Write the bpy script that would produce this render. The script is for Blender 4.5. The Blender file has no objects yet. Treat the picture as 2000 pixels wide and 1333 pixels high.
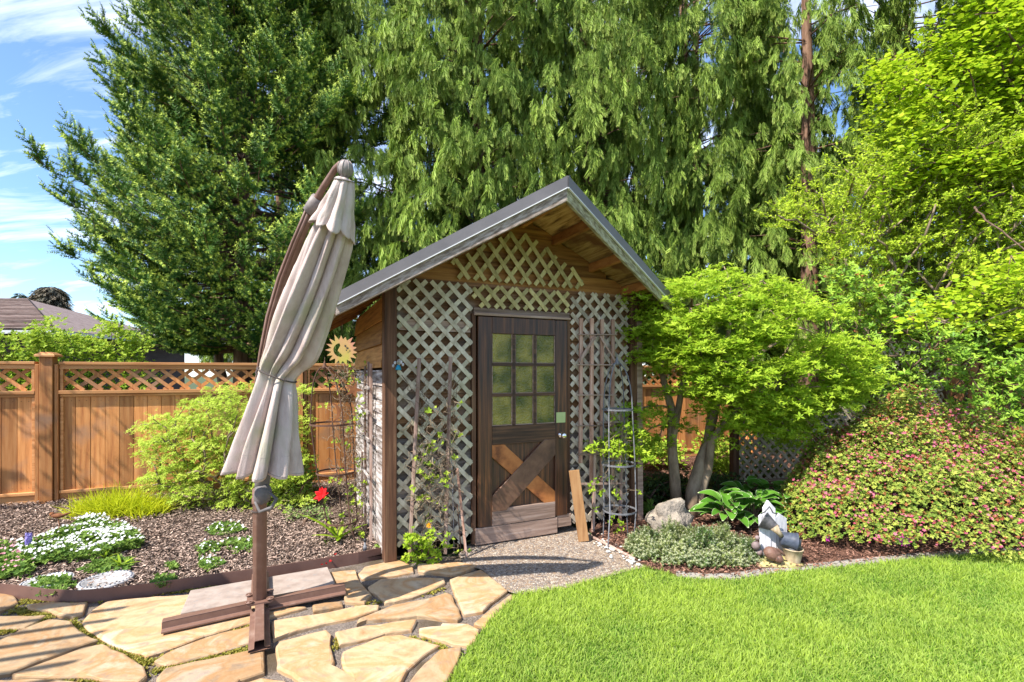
import bpy, math, random
import numpy as np
from mathutils import Vector, Matrix, noise as mnoise

# ------------------------------------------------------------------ camera, sky, sun, exposure
F, HC, CX, CY = 940.0, 1.55, 1000.0, 730.0
scn = bpy.context.scene
COL = scn.collection
cam = bpy.data.cameras.new("camera")
cam.sensor_width = 36.0
cam.lens = F / 2000 * 36
cam.shift_y = (CY - 666.5) / 2000
cam.clip_start = 0.05
cam.clip_end = 1000
co = bpy.data.objects.new("camera", cam)
COL.objects.link(co)
co.location = (0, 0, HC)
co.rotation_euler = (math.radians(90), 0, 0)
scn.camera = co

SUN = Vector((0.60, 0.53, -1.0)).normalized()
EL = math.asin(-SUN.z)
AZ = math.atan2(-SUN.x, -SUN.y)
w = bpy.data.worlds.new("World")
scn.world = w
w.use_nodes = True
nt = w.node_tree
for n in list(nt.nodes):
    nt.nodes.remove(n)
wo = nt.nodes.new("ShaderNodeOutputWorld")
bg = nt.nodes.new("ShaderNodeBackground")
sky = nt.nodes.new("ShaderNodeTexSky")
sky.sky_type = 'NISHITA'
sky.sun_disc = False
sky.sun_elevation = EL
sky.sun_rotation = AZ
sky.air_density = 1.0
sky.dust_density = 0.2
sky.ozone_density = 6.0
tc = nt.nodes.new("ShaderNodeTexCoord")
sep = nt.nodes.new("ShaderNodeSeparateXYZ")
nt.links.new(tc.outputs["Generated"], sep.inputs[0])
zz = nt.nodes.new("ShaderNodeMath"); zz.operation = 'ADD'; zz.inputs[1].default_value = 0.28
nt.links.new(sep.outputs[2], zz.inputs[0])
dx = nt.nodes.new("ShaderNodeMath"); dx.operation = 'DIVIDE'
dy = nt.nodes.new("ShaderNodeMath"); dy.operation = 'DIVIDE'
nt.links.new(sep.outputs[0], dx.inputs[0]); nt.links.new(zz.outputs[0], dx.inputs[1])
nt.links.new(sep.outputs[1], dy.inputs[0]); nt.links.new(zz.outputs[0], dy.inputs[1])
cmb = nt.nodes.new("ShaderNodeCombineXYZ")
nt.links.new(dx.outputs[0], cmb.inputs[0]); nt.links.new(dy.outputs[0], cmb.inputs[1])
mp = nt.nodes.new("ShaderNodeMapping")
mp.inputs["Rotation"].default_value = (0, 0, 0.6)
mp.inputs["Scale"].default_value = (1.6, 4.2, 1)
mp.inputs["Location"].default_value = (1.3, 0.4, 0)
nt.links.new(cmb.outputs[0], mp.inputs[0])
cn = nt.nodes.new("ShaderNodeTexNoise")
cn.inputs["Scale"].default_value = 1.15
cn.inputs["Detail"].default_value = 9
cn.inputs["Roughness"].default_value = 0.62
cn.inputs["Distortion"].default_value = 0.7
nt.links.new(mp.outputs[0], cn.inputs["Vector"])
cr = nt.nodes.new("ShaderNodeValToRGB")
cr.color_ramp.elements[0].position = 0.46
cr.color_ramp.elements[0].color = (0, 0, 0, 1)
cr.color_ramp.elements[1].position = 0.72
cr.color_ramp.elements[1].color = (1, 1, 1, 1)
nt.links.new(cn.outputs[0], cr.inputs[0])
mx = nt.nodes.new("ShaderNodeMixRGB")
mx.inputs[2].default_value = (6.4, 6.7, 7.6, 1)
nt.links.new(cr.outputs[0], mx.inputs[0])
nt.links.new(sky.outputs[0], mx.inputs[1])
nt.links.new(mx.outputs[0], bg.inputs[0])
bg.inputs[1].default_value = 0.14
nt.links.new(bg.outputs[0], wo.inputs[0])

sl = bpy.data.lights.new("sun", 'SUN')
sl.energy = 5.0
sl.angle = math.radians(0.55)
sl.color = (1.0, 0.95, 0.87)
so = bpy.data.objects.new("sun", sl)
COL.objects.link(so)
so.location = (-6, -6, 12)
so.rotation_euler = SUN.to_track_quat('-Z', 'Y').to_euler()
scn.view_settings.view_transform = 'Standard'
scn.view_settings.look = 'None'
scn.view_settings.gamma = 1
scn.view_settings.exposure = 1.04
scn.cycles.max_bounces = 6
scn.cycles.diffuse_bounces = 3
scn.cycles.transmission_bounces = 4
scn.cycles.transparent_max_bounces = 4

R = random.Random(7)
rng = np.random.default_rng(11)

def gp(px, py, z=0.0):
    Y = F * (HC - z) / (py - CY)
    return Vector(((px - CX) / F * Y, Y, z))
def at(px, py, Y):
    return Vector(((px - CX) / F * Y, Y, HC - (py - CY) / F * Y))

# shed frame: W(s, o, z): s along the front wall, o in front of it
SA = math.radians(24.5)
U = Vector((math.cos(SA), math.sin(SA), 0)); V = Vector((-math.sin(SA), math.cos(SA), 0))
P0 = Vector((-1.07, 4.03, 0))
def W(s, o, z):
    return P0 + U * s - V * o + Vector((0, 0, z))

# ------------------------------------------------------------------ materials
def nd(nt, t, **k):
    n = nt.nodes.new(t)
    for a, b in k.items():
        setattr(n, a, b)
    return n
def newmat(name):
    m = bpy.data.materials.new(name)
    m.use_nodes = True
    nt = m.node_tree
    return m, nt, nt.nodes["Principled BSDF"]
def ramp(nt, stops):
    r = nd(nt, "ShaderNodeValToRGB")
    e = r.color_ramp.elements
    while len(e) < len(stops):
        e.new(0.5)
    for i, (p, c) in enumerate(stops):
        e[i].position = p
        e[i].color = (c[0], c[1], c[2], 1)
    return r
def surf(name, cols, scale=(6, 6, 6), rot=0.0, detail=7, rough=0.8, bump=0.25, bdist=0.01, metal=0.0,
         spec=0.3, var=0.35, lo=0.3, hi=0.7, fine=None, distort=0.0, stain=None, roty=0.0, objrand=False, transl=0):
    m, nt, b = newmat(name)
    t = nd(nt, "ShaderNodeTexCoord")
    mp = nd(nt, "ShaderNodeMapping")
    r0 = nd(nt, "ShaderNodeMapping")
    r0.inputs["Rotation"].default_value = (0, 0, -rot)
    src = t.outputs["Object"]
    if objrand:
        oi = nd(nt, "ShaderNodeObjectInfo")
        va = nd(nt, "ShaderNodeVectorMath", operation='MULTIPLY_ADD')
        cb = nd(nt, "ShaderNodeCombineXYZ")
        for i in range(3):
            nt.links.new(oi.outputs["Random"], cb.inputs[i])
        nt.links.new(cb.outputs[0], va.inputs[0])
        va.inputs[1].default_value = (37, 53, 71)
        nt.links.new(src, va.inputs[2])
        src = va.outputs[0]
    nt.links.new(src, r0.inputs[0])
    if roty:
        rz0 = nd(nt, 'ShaderNodeMapping'); rz0.inputs['Rotation'].default_value = (0, roty, 0)
        nt.links.new(r0.outputs[0], rz0.inputs[0]); r0 = rz0
    nt.links.new(r0.outputs[0], mp.inputs[0])
    mp.inputs["Scale"].default_value = scale
    at_ = nd(nt, "ShaderNodeAttribute"); at_.attribute_name = "var"
    ad = nd(nt, "ShaderNodeVectorMath", operation='MULTIPLY_ADD')
    cb2 = nd(nt, "ShaderNodeCombineXYZ")
    for i in range(3):
        nt.links.new(at_.outputs["Fac"], cb2.inputs[i])
    nt.links.new(cb2.outputs[0], ad.inputs[0]); ad.inputs[1].default_value = (19, 23, 29)
    nt.links.new(mp.outputs[0], ad.inputs[2])
    n = nd(nt, "ShaderNodeTexNoise")
    n.inputs["Scale"].default_value = 1.0
    n.inputs["Detail"].default_value = detail
    n.inputs["Roughness"].default_value = 0.62
    n.inputs["Distortion"].default_value = distort
    nt.links.new(ad.outputs[0], n.inputs["Vector"])
    k = len(cols)
    rp = ramp(nt, [(lo + (hi - lo) * i / (k - 1), c) for i, c in enumerate(cols)])
    nt.links.new(n.outputs[0], rp.inputs[0])
    colout = rp.outputs[0]
    if stain:
        sc, scol, s0, s1 = stain
        n2 = nd(nt, "ShaderNodeTexNoise")
        n2.inputs["Scale"].default_value = sc
        n2.inputs["Detail"].default_value = 5
        nt.links.new(r0.outputs[0], n2.inputs["Vector"])
        r2 = ramp(nt, [(s0, (0, 0, 0)), (s1, (1, 1, 1))])
        nt.links.new(n2.outputs[0], r2.inputs[0])
        mm = nd(nt, "ShaderNodeMixRGB")
        nt.links.new(r2.outputs[0], mm.inputs[0]); nt.links.new(colout, mm.inputs[1])
        mm.inputs[2].default_value = (*scol, 1)
        colout = mm.outputs[0]
    hs = nd(nt, "ShaderNodeHueSaturation")
    mr = nd(nt, "ShaderNodeMapRange")
    mr.inputs[3].default_value = 1 - var; mr.inputs[4].default_value = 1 + var * 0.6
    nt.links.new(at_.outputs["Fac"], mr.inputs[0])
    nt.links.new(mr.outputs[0], hs.inputs["Value"])
    nt.links.new(colout, hs.inputs["Color"])
    nt.links.new(hs.outputs[0], b.inputs["Base Color"])
    b.inputs["Roughness"].default_value = rough
    b.inputs["Metallic"].default_value = metal
    b.inputs["Specular IOR Level"].default_value = spec
    h = n.outputs[0]
    if fine:
        n3 = nd(nt, "ShaderNodeTexNoise")
        n3.inputs["Scale"].default_value = fine
        n3.inputs["Detail"].default_value = 4
        nt.links.new(r0.outputs[0], n3.inputs["Vector"])
        a3 = nd(nt, "ShaderNodeMath", operation='ADD')
        nt.links.new(h, a3.inputs[0]); nt.links.new(n3.outputs[0], a3.inputs[1])
        h = a3.outputs[0]
    bp = nd(nt, "ShaderNodeBump")
    bp.inputs["Strength"].default_value = bump
    bp.inputs["Distance"].default_value = bdist
    nt.links.new(h, bp.inputs["Height"])
    nt.links.new(bp.outputs[0], b.inputs["Normal"])
    if transl:
        tr = nd(nt, "ShaderNodeBsdfTranslucent")
        nt.links.new(hs.outputs[0], tr.inputs[0])
        ms = nd(nt, "ShaderNodeMixShader"); ms.inputs[0].default_value = transl
        nt.links.new(b.outputs[0], ms.inputs[1]); nt.links.new(tr.outputs[0], ms.inputs[2])
        nt.links.new(ms.outputs[0], nt.nodes["Material Output"].inputs[0])
    return m

def leafmat(name, c1, c2, c3=None, rough=0.6, spec=0.18, transl=0.35, tl=(0.45, 0.55)):
    """c1..c2 by the per-leaf random value, c3 where the template marks new growth, highlighted blade tips or a leaf edge"""
    m, nt, b = newmat(name)
    a = nd(nt, "ShaderNodeAttribute"); a.attribute_name = "var"
    mx = nd(nt, "ShaderNodeMixRGB")
    mx.inputs[1].default_value = (*c1, 1); mx.inputs[2].default_value = (*c2, 1)
    nt.links.new(a.outputs["Fac"], mx.inputs[0])
    out = mx.outputs[0]
    if c3:
        a2 = nd(nt, "ShaderNodeAttribute"); a2.attribute_name = "tip"
        r = ramp(nt, [(tl[0], (0, 0, 0)), (tl[1], (1, 1, 1))])
        nt.links.new(a2.outputs["Fac"], r.inputs[0])
        m2 = nd(nt, "ShaderNodeMixRGB")
        nt.links.new(r.outputs[0], m2.inputs[0]); nt.links.new(out, m2.inputs[1])
        m2.inputs[2].default_value = (*c3, 1)
        out = m2.outputs[0]
    nt.links.new(out, b.inputs["Base Color"])
    b.inputs["Roughness"].default_value = rough
    b.inputs["Specular IOR Level"].default_value = spec
    if transl:
        tr = nd(nt, "ShaderNodeBsdfTranslucent")
        nt.links.new(out, tr.inputs[0])
        ms = nd(nt, "ShaderNodeMixShader"); ms.inputs[0].default_value = transl
        nt.links.new(b.outputs[0], ms.inputs[1]); nt.links.new(tr.outputs[0], ms.inputs[2])
        nt.links.new(ms.outputs[0], nt.nodes["Material Output"].inputs[0])
    return m

def pebblemat(name, cols, scale, bump=0.6, rough=0.85, dist=0.006, moss=None):
    m, nt, b = newmat(name)
    t = nd(nt, "ShaderNodeTexCoord")
    v = nd(nt, "ShaderNodeTexVoronoi"); v.inputs["Scale"].default_value = scale
    nt.links.new(t.outputs["Object"], v.inputs["Vector"])
    v2 = nd(nt, "ShaderNodeTexVoronoi", feature='DISTANCE_TO_EDGE'); v2.inputs["Scale"].default_value = scale
    nt.links.new(t.outputs["Object"], v2.inputs["Vector"])
    k = len(cols)
    rp = ramp(nt, [(i / (k - 1), c) for i, c in enumerate(cols)])
    sx = nd(nt, "ShaderNodeSeparateXYZ")
    nt.links.new(v.outputs["Color"], sx.inputs[0]); nt.links.new(sx.outputs[0], rp.inputs[0])
    re = ramp(nt, [(0.0, (0.25, 0.23, 0.2)), (0.09, (1, 1, 1))])
    nt.links.new(v2.outputs["Distance"], re.inputs[0])
    mm = nd(nt, "ShaderNodeMixRGB", blend_type='MULTIPLY'); mm.inputs[0].default_value = 1
    nt.links.new(rp.outputs[0], mm.inputs[1]); nt.links.new(re.outputs[0], mm.inputs[2])
    out = mm.outputs[0]
    if moss:
        n2 = nd(nt, "ShaderNodeTexNoise"); n2.inputs["Scale"].default_value = 3.2; n2.inputs["Detail"].default_value = 8
        nt.links.new(t.outputs["Object"], n2.inputs["Vector"])
        r2 = ramp(nt, [(0.50, (0, 0, 0)), (0.66, (1, 1, 1))])
        nt.links.new(n2.outputs[0], r2.inputs[0])
        m3 = nd(nt, "ShaderNodeMixRGB"); m3.inputs[2].default_value = (*moss, 1)
        nt.links.new(r2.outputs[0], m3.inputs[0]); nt.links.new(out, m3.inputs[1])
        out = m3.outputs[0]
    nt.links.new(out, b.inputs["Base Color"])
    b.inputs["Roughness"].default_value = rough
    rb = ramp(nt, [(0.0, (0, 0, 0)), (0.2, (1, 1, 1))])
    nt.links.new(v2.outputs["Distance"], rb.inputs[0])
    bp = nd(nt, "ShaderNodeBump"); bp.inputs["Strength"].default_value = bump; bp.inputs["Distance"].default_value = dist
    nt.links.new(rb.outputs[0], bp.inputs["Height"]); nt.links.new(bp.outputs[0], b.inputs["Normal"])
    return m

MT = {}
MT['fence'] = surf("fence_cedar", [(0.31, 0.105, 0.03), (0.50, 0.205, 0.062), (0.60, 0.28, 0.10)], (26, 26, 1.6), rough=0.7, bump=0.4, bdist=0.004, var=0.38, stain=(2.6, (0.30, 0.17, 0.10), 0.5, 0.72))
MT['fence_h'] = surf("fence_cedar_rail", [(0.36, 0.13, 0.04), (0.53, 0.24, 0.085), (0.60, 0.31, 0.13)], (1.6, 30, 30), rot=math.radians(20), rough=0.7, bump=0.4, bdist=0.004, var=0.25)
MT['fence_shaded'] = surf("fence_shaded_cedar", [(0.16, 0.06, 0.025), (0.3, 0.13, 0.05), (0.4, 0.2, 0.09)], (24, 24, 1.6), rough=0.8, bump=0.4, bdist=0.004)  # darker cedar: the right-hand fence's shade is put into the colour
MT['siding'] = surf("siding_brown", [(0.10, 0.05, 0.025), (0.26, 0.12, 0.05), (0.36, 0.22, 0.12)], (2, 28, 34), rot=SA, rough=0.8, bump=0.5, bdist=0.006, var=0.5, stain=(2.4, (0.26, 0.23, 0.20), 0.55, 0.75))
MT['siding_low'] = surf("siding_weathered", [(0.12, 0.09, 0.07), (0.26, 0.20, 0.165), (0.42, 0.35, 0.30)], (2, 28, 34), rot=SA, rough=0.85, bump=0.6, bdist=0.006, var=0.5)
MT['siding_orange'] = surf("siding_cedar", [(0.17, 0.07, 0.018), (0.38, 0.17, 0.045), (0.48, 0.25, 0.08)], (30, 2, 34), rot=SA, rough=0.7, bump=0.4, bdist=0.004, var=0.35)
MT['gable'] = surf("gable_cedar", [(0.13, 0.05, 0.014), (0.30, 0.13, 0.035), (0.42, 0.21, 0.06)], (2, 30, 34), rot=SA, rough=0.7, bump=0.4, bdist=0.004, var=0.35)
MT['white_siding'] = surf("siding_peeling_white", [(0.13, 0.095, 0.075), (0.42, 0.37, 0.34), (0.68, 0.64, 0.61)], (22, 3, 30), rot=SA, rough=0.85, bump=0.8, bdist=0.012, var=0.3, lo=0.38, hi=0.72)
MT['post'] = surf("post_brown", [(0.045, 0.022, 0.012), (0.11, 0.05, 0.026), (0.20, 0.11, 0.06)], (30, 30, 1.3), rough=0.75, bump=0.5, bdist=0.005)
MT['door'] = surf("door_stained", [(0.022, 0.011, 0.007), (0.10, 0.038, 0.016), (0.29, 0.11, 0.032)], (38, 38, 1.5), rough=0.45, bump=0.35, bdist=0.003, spec=0.5, var=0.25, lo=0.35, hi=0.75)
MT['door_h'] = surf("door_rail_stained", [(0.025, 0.012, 0.007), (0.075, 0.034, 0.016), (0.18, 0.085, 0.04)], (2, 40, 40), rot=SA, rough=0.55, bump=0.35, bdist=0.003, spec=0.4, var=0.3)
MT['brace'] = surf("door_brace_stained", [(0.05, 0.025, 0.016), (0.11, 0.055, 0.032), (0.18, 0.095, 0.055)], (6, 30, 6), rot=SA, rough=0.5, bump=0.3, bdist=0.003, spec=0.4)
MT['brace2'] = surf("door_brace_orange", [(0.10, 0.03, 0.01), (0.32, 0.11, 0.03), (0.42, 0.17, 0.05)], (6, 30, 6), rot=SA, rough=0.5, bump=0.3, bdist=0.003, spec=0.4)
MT['sill'] = surf("sill_grey_wood", [(0.15, 0.10, 0.075), (0.30, 0.20, 0.15), (0.42, 0.31, 0.25)], (2, 30, 34), rot=SA, rough=0.85, bump=0.4, bdist=0.004)
MT['lattice'] = surf("lattice_grey", [(0.29, 0.24, 0.165), (0.53, 0.465, 0.35), (0.69, 0.625, 0.50)], (14, 14, 9), rough=0.85, bump=0.3, bdist=0.003, var=0.22, stain=(1.4, (0.38, 0.37, 0.22), 0.45, 0.7))
MT['lattice_gold'] = surf("lattice_golden", [(0.28, 0.23, 0.09), (0.50, 0.42, 0.19), (0.60, 0.52, 0.28)], (14, 14, 9), rough=0.85, bump=0.3, bdist=0.003, var=0.25)  # yellower tone for the panels over the door and in the gable
MT['lattice_white'] = surf("lattice_faded", [(0.26, 0.20, 0.14), (0.46, 0.385, 0.29), (0.60, 0.53, 0.43)], (14, 14, 9), rough=0.85, bump=0.3, bdist=0.003, var=0.3)
MT['fascia'] = surf("fascia_weathered", [(0.11, 0.08, 0.06), (0.22, 0.17, 0.135), (0.36, 0.30, 0.26)], (3, 50, 50), rot=SA, roty=0.522, rough=0.85, bump=0.6, bdist=0.006, lo=0.33, hi=0.62, var=0.2, stain=(4, (0.10, 0.06, 0.04), 0.58, 0.7))
MT['fascia_moss'] = surf("fascia_mossy", [(0.11, 0.085, 0.05), (0.24, 0.21, 0.12), (0.40, 0.38, 0.26)], (3, 50, 50), rot=SA, roty=-0.47, rough=0.85, bump=0.6, bdist=0.006, lo=0.33, hi=0.62, var=0.2)
MT['ply'] = surf("plywood_soffit", [(0.10, 0.05, 0.015), (0.36, 0.22, 0.07), (0.52, 0.36, 0.14)], (24, 2.2, 24), rot=SA, rough=0.7, bump=0.4, bdist=0.004, lo=0.36, hi=0.6, distort=0.6, stain=(3.2, (0.20, 0.09, 0.03), 0.52, 0.66))
MT['rafter'] = surf("rafter_orange", [(0.16, 0.06, 0.015), (0.34, 0.14, 0.035), (0.44, 0.21, 0.06)], (5, 5, 20), rough=0.7, bump=0.3, bdist=0.004)
MT['trim'] = surf("trim_metal_grey", [(0.10, 0.09, 0.09), (0.15, 0.135, 0.135)], (2, 2, 2), rough=0.45, bump=0.03, spec=0.5, var=0.05)
MT['trim_lip'] = surf("trim_lip", [(0.6, 0.6, 0.6), (0.75, 0.75, 0.75)], (3, 3, 3), rough=0.4, bump=0.02)
MT['roofmetal'] = surf("roof_metal_grey", [(0.11, 0.10, 0.10), (0.2, 0.18, 0.17)], (3, 3, 3), rough=0.5, bump=0.1, spec=0.5)
MT['knob'] = surf("chrome", [(0.75, 0.73, 0.7), (0.8, 0.8, 0.8)], rough=0.12, metal=1.0, bump=0)
MT['note'] = surf("note_paper", [(0.42, 0.50, 0.20), (0.48, 0.56, 0.26)], rough=0.8, bump=0)
MT['canvas'] = surf("canvas_beige", [(0.42, 0.32, 0.28), (0.55, 0.44, 0.395), (0.61, 0.52, 0.475)], (13, 13, 4), rough=0.9, bump=0.35, bdist=0.006, spec=0.1, fine=160, var=0.05, stain=(4.5, (0.40, 0.38, 0.26), 0.52, 0.75), transl=0.12)
MT['brown_metal'] = surf("powder_brown", [(0.15, 0.078, 0.055), (0.20, 0.11, 0.078)], (20, 20, 20), rough=0.5, bump=0.05, spec=0.45, var=0.08, stain=(8, (0.26, 0.17, 0.13), 0.55, 0.75))
MT['cord'] = surf("cord_dark", [(0.06, 0.045, 0.04), (0.1, 0.08, 0.07)], rough=0.9)
MT['plastic'] = surf("plastic_grey", [(0.20, 0.165, 0.15), (0.29, 0.245, 0.225)], (30, 30, 30), rough=0.55, bump=0.1, var=0.1)
MT['greycloth'] = surf("joint_grey", [(0.10, 0.09, 0.09), (0.19, 0.175, 0.17)], (12, 12, 12), rough=0.8, bump=0.3, var=0.2)
MT['stone'] = surf("sandstone", [(0.28, 0.155, 0.07), (0.38, 0.235, 0.12), (0.44, 0.31, 0.18), (0.40, 0.22, 0.095), (0.46, 0.35, 0.23), (0.38, 0.29, 0.225)], (2.2, 2.8, 9), rough=0.8, bump=0.35, bdist=0.012, distort=.9, detail=10, lo=0.30, hi=0.72, var=0.30, fine=26, objrand=True, stain=(16, (0.26, 0.19, 0.13), 0.54, 0.78))
MT['slab'] = surf("concrete_slab", [(0.25, 0.19, 0.155), (0.34, 0.27, 0.225), (0.40, 0.33, 0.28)], (9, 9, 9), rough=0.9, bump=0.3, bdist=0.004, fine=90, stain=(30, (0.26, 0.23, 0.21), 0.58, 0.75))
MT['grit'] = pebblemat("joint_grit", [(0.10, 0.08, 0.06), (0.24, 0.20, 0.17), (0.34, 0.27, 0.22), (0.13, 0.10, 0.08)], 150, moss=(0.085, 0.058, 0.03))
MT['gravel'] = pebblemat("exposed_aggregate", [(0.13, 0.09, 0.07), (0.38, 0.28, 0.20), (0.20, 0.17, 0.155), (0.54, 0.46, 0.37), (0.32, 0.21, 0.125), (0.42, 0.35, 0.29)], 66, bump=0.7)
MT['edging'] = surf("edging_brown", [(0.125, 0.065, 0.05), (0.17, 0.092, 0.07)], (8, 8, 8), rough=0.6, bump=0.05, var=0.05)
MT['curb'] = surf("curb_concrete", [(0.26, 0.23, 0.2), (0.4, 0.36, 0.32)], (14, 14, 14), rough=0.9, bump=0.4, fine=80)
MT['soil'] = surf("bed_soil", [(0.035, 0.022, 0.016), (0.09, 0.06, 0.045), (0.15, 0.10, 0.08)], (16, 16, 16), rough=0.95, bump=0.8, bdist=0.02, fine=90)
MT['soil_red'] = surf("bed_soil_red", [(0.045, 0.022, 0.014), (0.12, 0.055, 0.035), (0.2, 0.10, 0.065)], (16, 16, 16), rough=0.95, bump=0.8, bdist=0.02, fine=90)
MT['lawn'] = surf("lawn_thatch", [(0.05, 0.09, 0.015), (0.11, 0.17, 0.03), (0.19, 0.22, 0.07)], (30, 30, 30), rough=0.95, bump=0.6)
MT['ground'] = surf("far_ground", [(0.04, 0.06, 0.02), (0.09, 0.11, 0.04)], (1, 1, 1), rough=0.95)
MT['chip'] = surf("bark_chip", [(0.15, 0.09, 0.065), (0.34, 0.24, 0.185), (0.56, 0.44, 0.36)], (60, 60, 60), rough=0.9, var=0.75, bump=0.2)
MT['chip_red'] = surf("bark_chip_red", [(0.11, 0.05, 0.035), (0.24, 0.12, 0.08), (0.34, 0.2, 0.14)], (60, 60, 60), rough=0.9, var=0.75, bump=0.2)
MT['bark'] = surf("bark_brown", [(0.05, 0.03, 0.02), (0.14, 0.085, 0.055), (0.23, 0.15, 0.10)], (16, 16, 3), rough=0.9, bump=0.8, bdist=0.02)
MT['bark_red'] = surf("bark_reddish", [(0.07, 0.035, 0.022), (0.2, 0.11, 0.07), (0.32, 0.2, 0.14)], (18, 18, 2), rough=0.9, bump=0.8, bdist=0.02)
MT['bark_tan'] = surf("bark_tan", [(0.13, 0.09, 0.055), (0.27, 0.19, 0.125), (0.36, 0.28, 0.19)], (14, 14, 5), rough=0.85, bump=0.5, bdist=0.008)
MT['twig'] = surf("twig_tan", [(0.16, 0.11, 0.07), (0.33, 0.25, 0.17)], (20, 20, 20), rough=0.9)
MT['rust'] = surf("rusty_iron", [(0.07, 0.04, 0.03), (0.16, 0.08, 0.05)], (30, 30, 30), rough=0.85, bump=0.2)
MT['rust_o'] = surf("rust_orange", [(0.13, 0.045, 0.02), (0.28, 0.11, 0.04)], (20, 20, 20), rough=0.85, bump=0.2)
MT['iron'] = surf("iron_grey", [(0.10, 0.10, 0.11), (0.2, 0.2, 0.21)], (30, 30, 30), rough=0.7, bump=0.1)
MT['sunmetal'] = surf("ornament_painted", [(0.42, 0.38, 0.07), (0.50, 0.30, 0.12), (0.52, 0.22, 0.15)], (5, 2, 2), rough=0.5, bump=0.05, lo=0.4, hi=0.6, detail=2)
MT['stake'] = surf("stake_wood", [(0.20, 0.12, 0.09), (0.36, 0.24, 0.19), (0.48, 0.37, 0.31)], (30, 30, 4), rough=0.85, bump=0.3)
MT['stake_red'] = surf("stake_red_wood", [(0.28, 0.14, 0.09), (0.50, 0.29, 0.21), (0.62, 0.43, 0.34)], (30, 30, 4), rough=0.8, bump=0.3)
MT['plank'] = surf("plank_fresh", [(0.26, 0.12, 0.045), (0.40, 0.21, 0.085), (0.47, 0.28, 0.13)], (24, 24, 1.4), rough=0.7, bump=0.3, bdist=0.003)
MT['rock'] = surf("boulder_rock", [(0.13, 0.115, 0.10), (0.30, 0.25, 0.20), (0.45, 0.38, 0.30)], (9, 9, 9), rough=0.9, bump=0.8, bdist=0.03, fine=40, objrand=True)
MT['pebble'] = surf("pebble_pale", [(0.50, 0.46, 0.40), (0.70, 0.66, 0.60)], (20, 20, 20), rough=0.7, objrand=True, var=0.5)
MT['statue_wood'] = surf("statue_picket", [(0.32, 0.31, 0.33), (0.52, 0.51, 0.54), (0.62, 0.61, 0.62)], (40, 40, 7), rough=0.7, bump=0.5, bdist=0.004)
MT['statue_dark'] = surf("statue_pewter", [(0.03, 0.03, 0.032), (0.085, 0.08, 0.082), (0.15, 0.14, 0.14)], (25, 25, 25), rough=0.5, bump=0.3, spec=0.4, bdist=0.004)
MT['statue_blue'] = surf("statue_blue_grey", [(0.05, 0.06, 0.09), (0.12, 0.14, 0.19)], (25, 25, 25), rough=0.5, bump=0.2)
MT['statue_barrel'] = surf("statue_barrel", [(0.20, 0.15, 0.09), (0.38, 0.29, 0.18), (0.46, 0.38, 0.26)], (40, 40, 6), rough=0.7, bump=0.4, bdist=0.004)
MT['statue_brown'] = surf("statue_brown", [(0.10, 0.05, 0.035), (0.22, 0.12, 0.085)], (30, 30, 30), rough=0.5, bump=0.3)
MT['statue_pink'] = surf("statue_taupe", [(0.14, 0.10, 0.095), (0.26, 0.19, 0.18)], (30, 30, 30), rough=0.6, bump=0.3)
MT['statue_base'] = surf("statue_base_mossy", [(0.20, 0.17, 0.07), (0.40, 0.34, 0.13), (0.46, 0.42, 0.25)], (30, 30, 30), rough=0.9, bump=0.5)
MT['shingle'] = surf("roof_shingle", [(0.17, 0.12, 0.11), (0.28, 0.21, 0.19), (0.34, 0.27, 0.25)], (3, 12, 12), rough=0.9, bump=0.4, var=0.35)
MT['housewall'] = surf("house_wall_brown", [(0.05, 0.03, 0.03), (0.09, 0.06, 0.055)], (2, 2, 8), rough=0.8)
MT['housepale'] = surf("house_wall_pale", [(0.5, 0.53, 0.58), (0.6, 0.62, 0.66)], (2, 2, 8), rough=0.8, var=0.1)
MT['gutter'] = surf("gutter_white", [(0.6, 0.6, 0.62), (0.72, 0.72, 0.72)], rough=0.5)
MT['winglass'] = surf("window_glass", [(0.05, 0.06, 0.08), (0.12, 0.14, 0.18)], rough=0.1, spec=0.8, bump=0)
MT['black'] = surf("black_plastic", [(0.02, 0.02, 0.022), (0.04, 0.04, 0.042)], rough=0.5)
MT['bluetin'] = surf("blue_enamel", [(0.02, 0.32, 0.5), (0.03, 0.40, 0.6)], rough=0.35, bump=0)
MT['disc'] = surf("stepping_stone", [(0.42, 0.40, 0.40), (0.6, 0.58, 0.57), (0.72, 0.7, 0.69)], (14, 14, 14), rough=0.8, bump=0.4, objrand=True)
# obscure glass of the door, reflected garden greens painted in as olive patches
m, nt_, b_ = newmat("obscure_glass")
t_ = nd(nt_, "ShaderNodeTexCoord")
v_ = nd(nt_, "ShaderNodeTexNoise"); v_.inputs["Scale"].default_value = 55; v_.inputs["Detail"].default_value = 2
nt_.links.new(t_.outputs["Object"], v_.inputs["Vector"])
n_ = nd(nt_, "ShaderNodeTexNoise"); n_.inputs["Scale"].default_value = 5
nt_.links.new(t_.outputs["Object"], n_.inputs["Vector"])
r_ = ramp(nt_, [(0.35, (0.07, 0.08, 0.010)), (0.65, (0.30, 0.25, 0.05))])
nt_.links.new(n_.outputs[0], r_.inputs[0]); nt_.links.new(r_.outputs[0], b_.inputs["Base Color"])
b_.inputs["Roughness"].default_value = 0.22
b_.inputs["Specular IOR Level"].default_value = 0.45
p_ = nd(nt_, "ShaderNodeBump"); p_.inputs["Strength"].default_value = 1.0; p_.inputs["Distance"].default_value = 0.012
nt_.links.new(v_.outputs[0], p_.inputs["Height"]); nt_.links.new(p_.outputs[0], b_.inputs["Normal"])
MT['obscure'] = m

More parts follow.
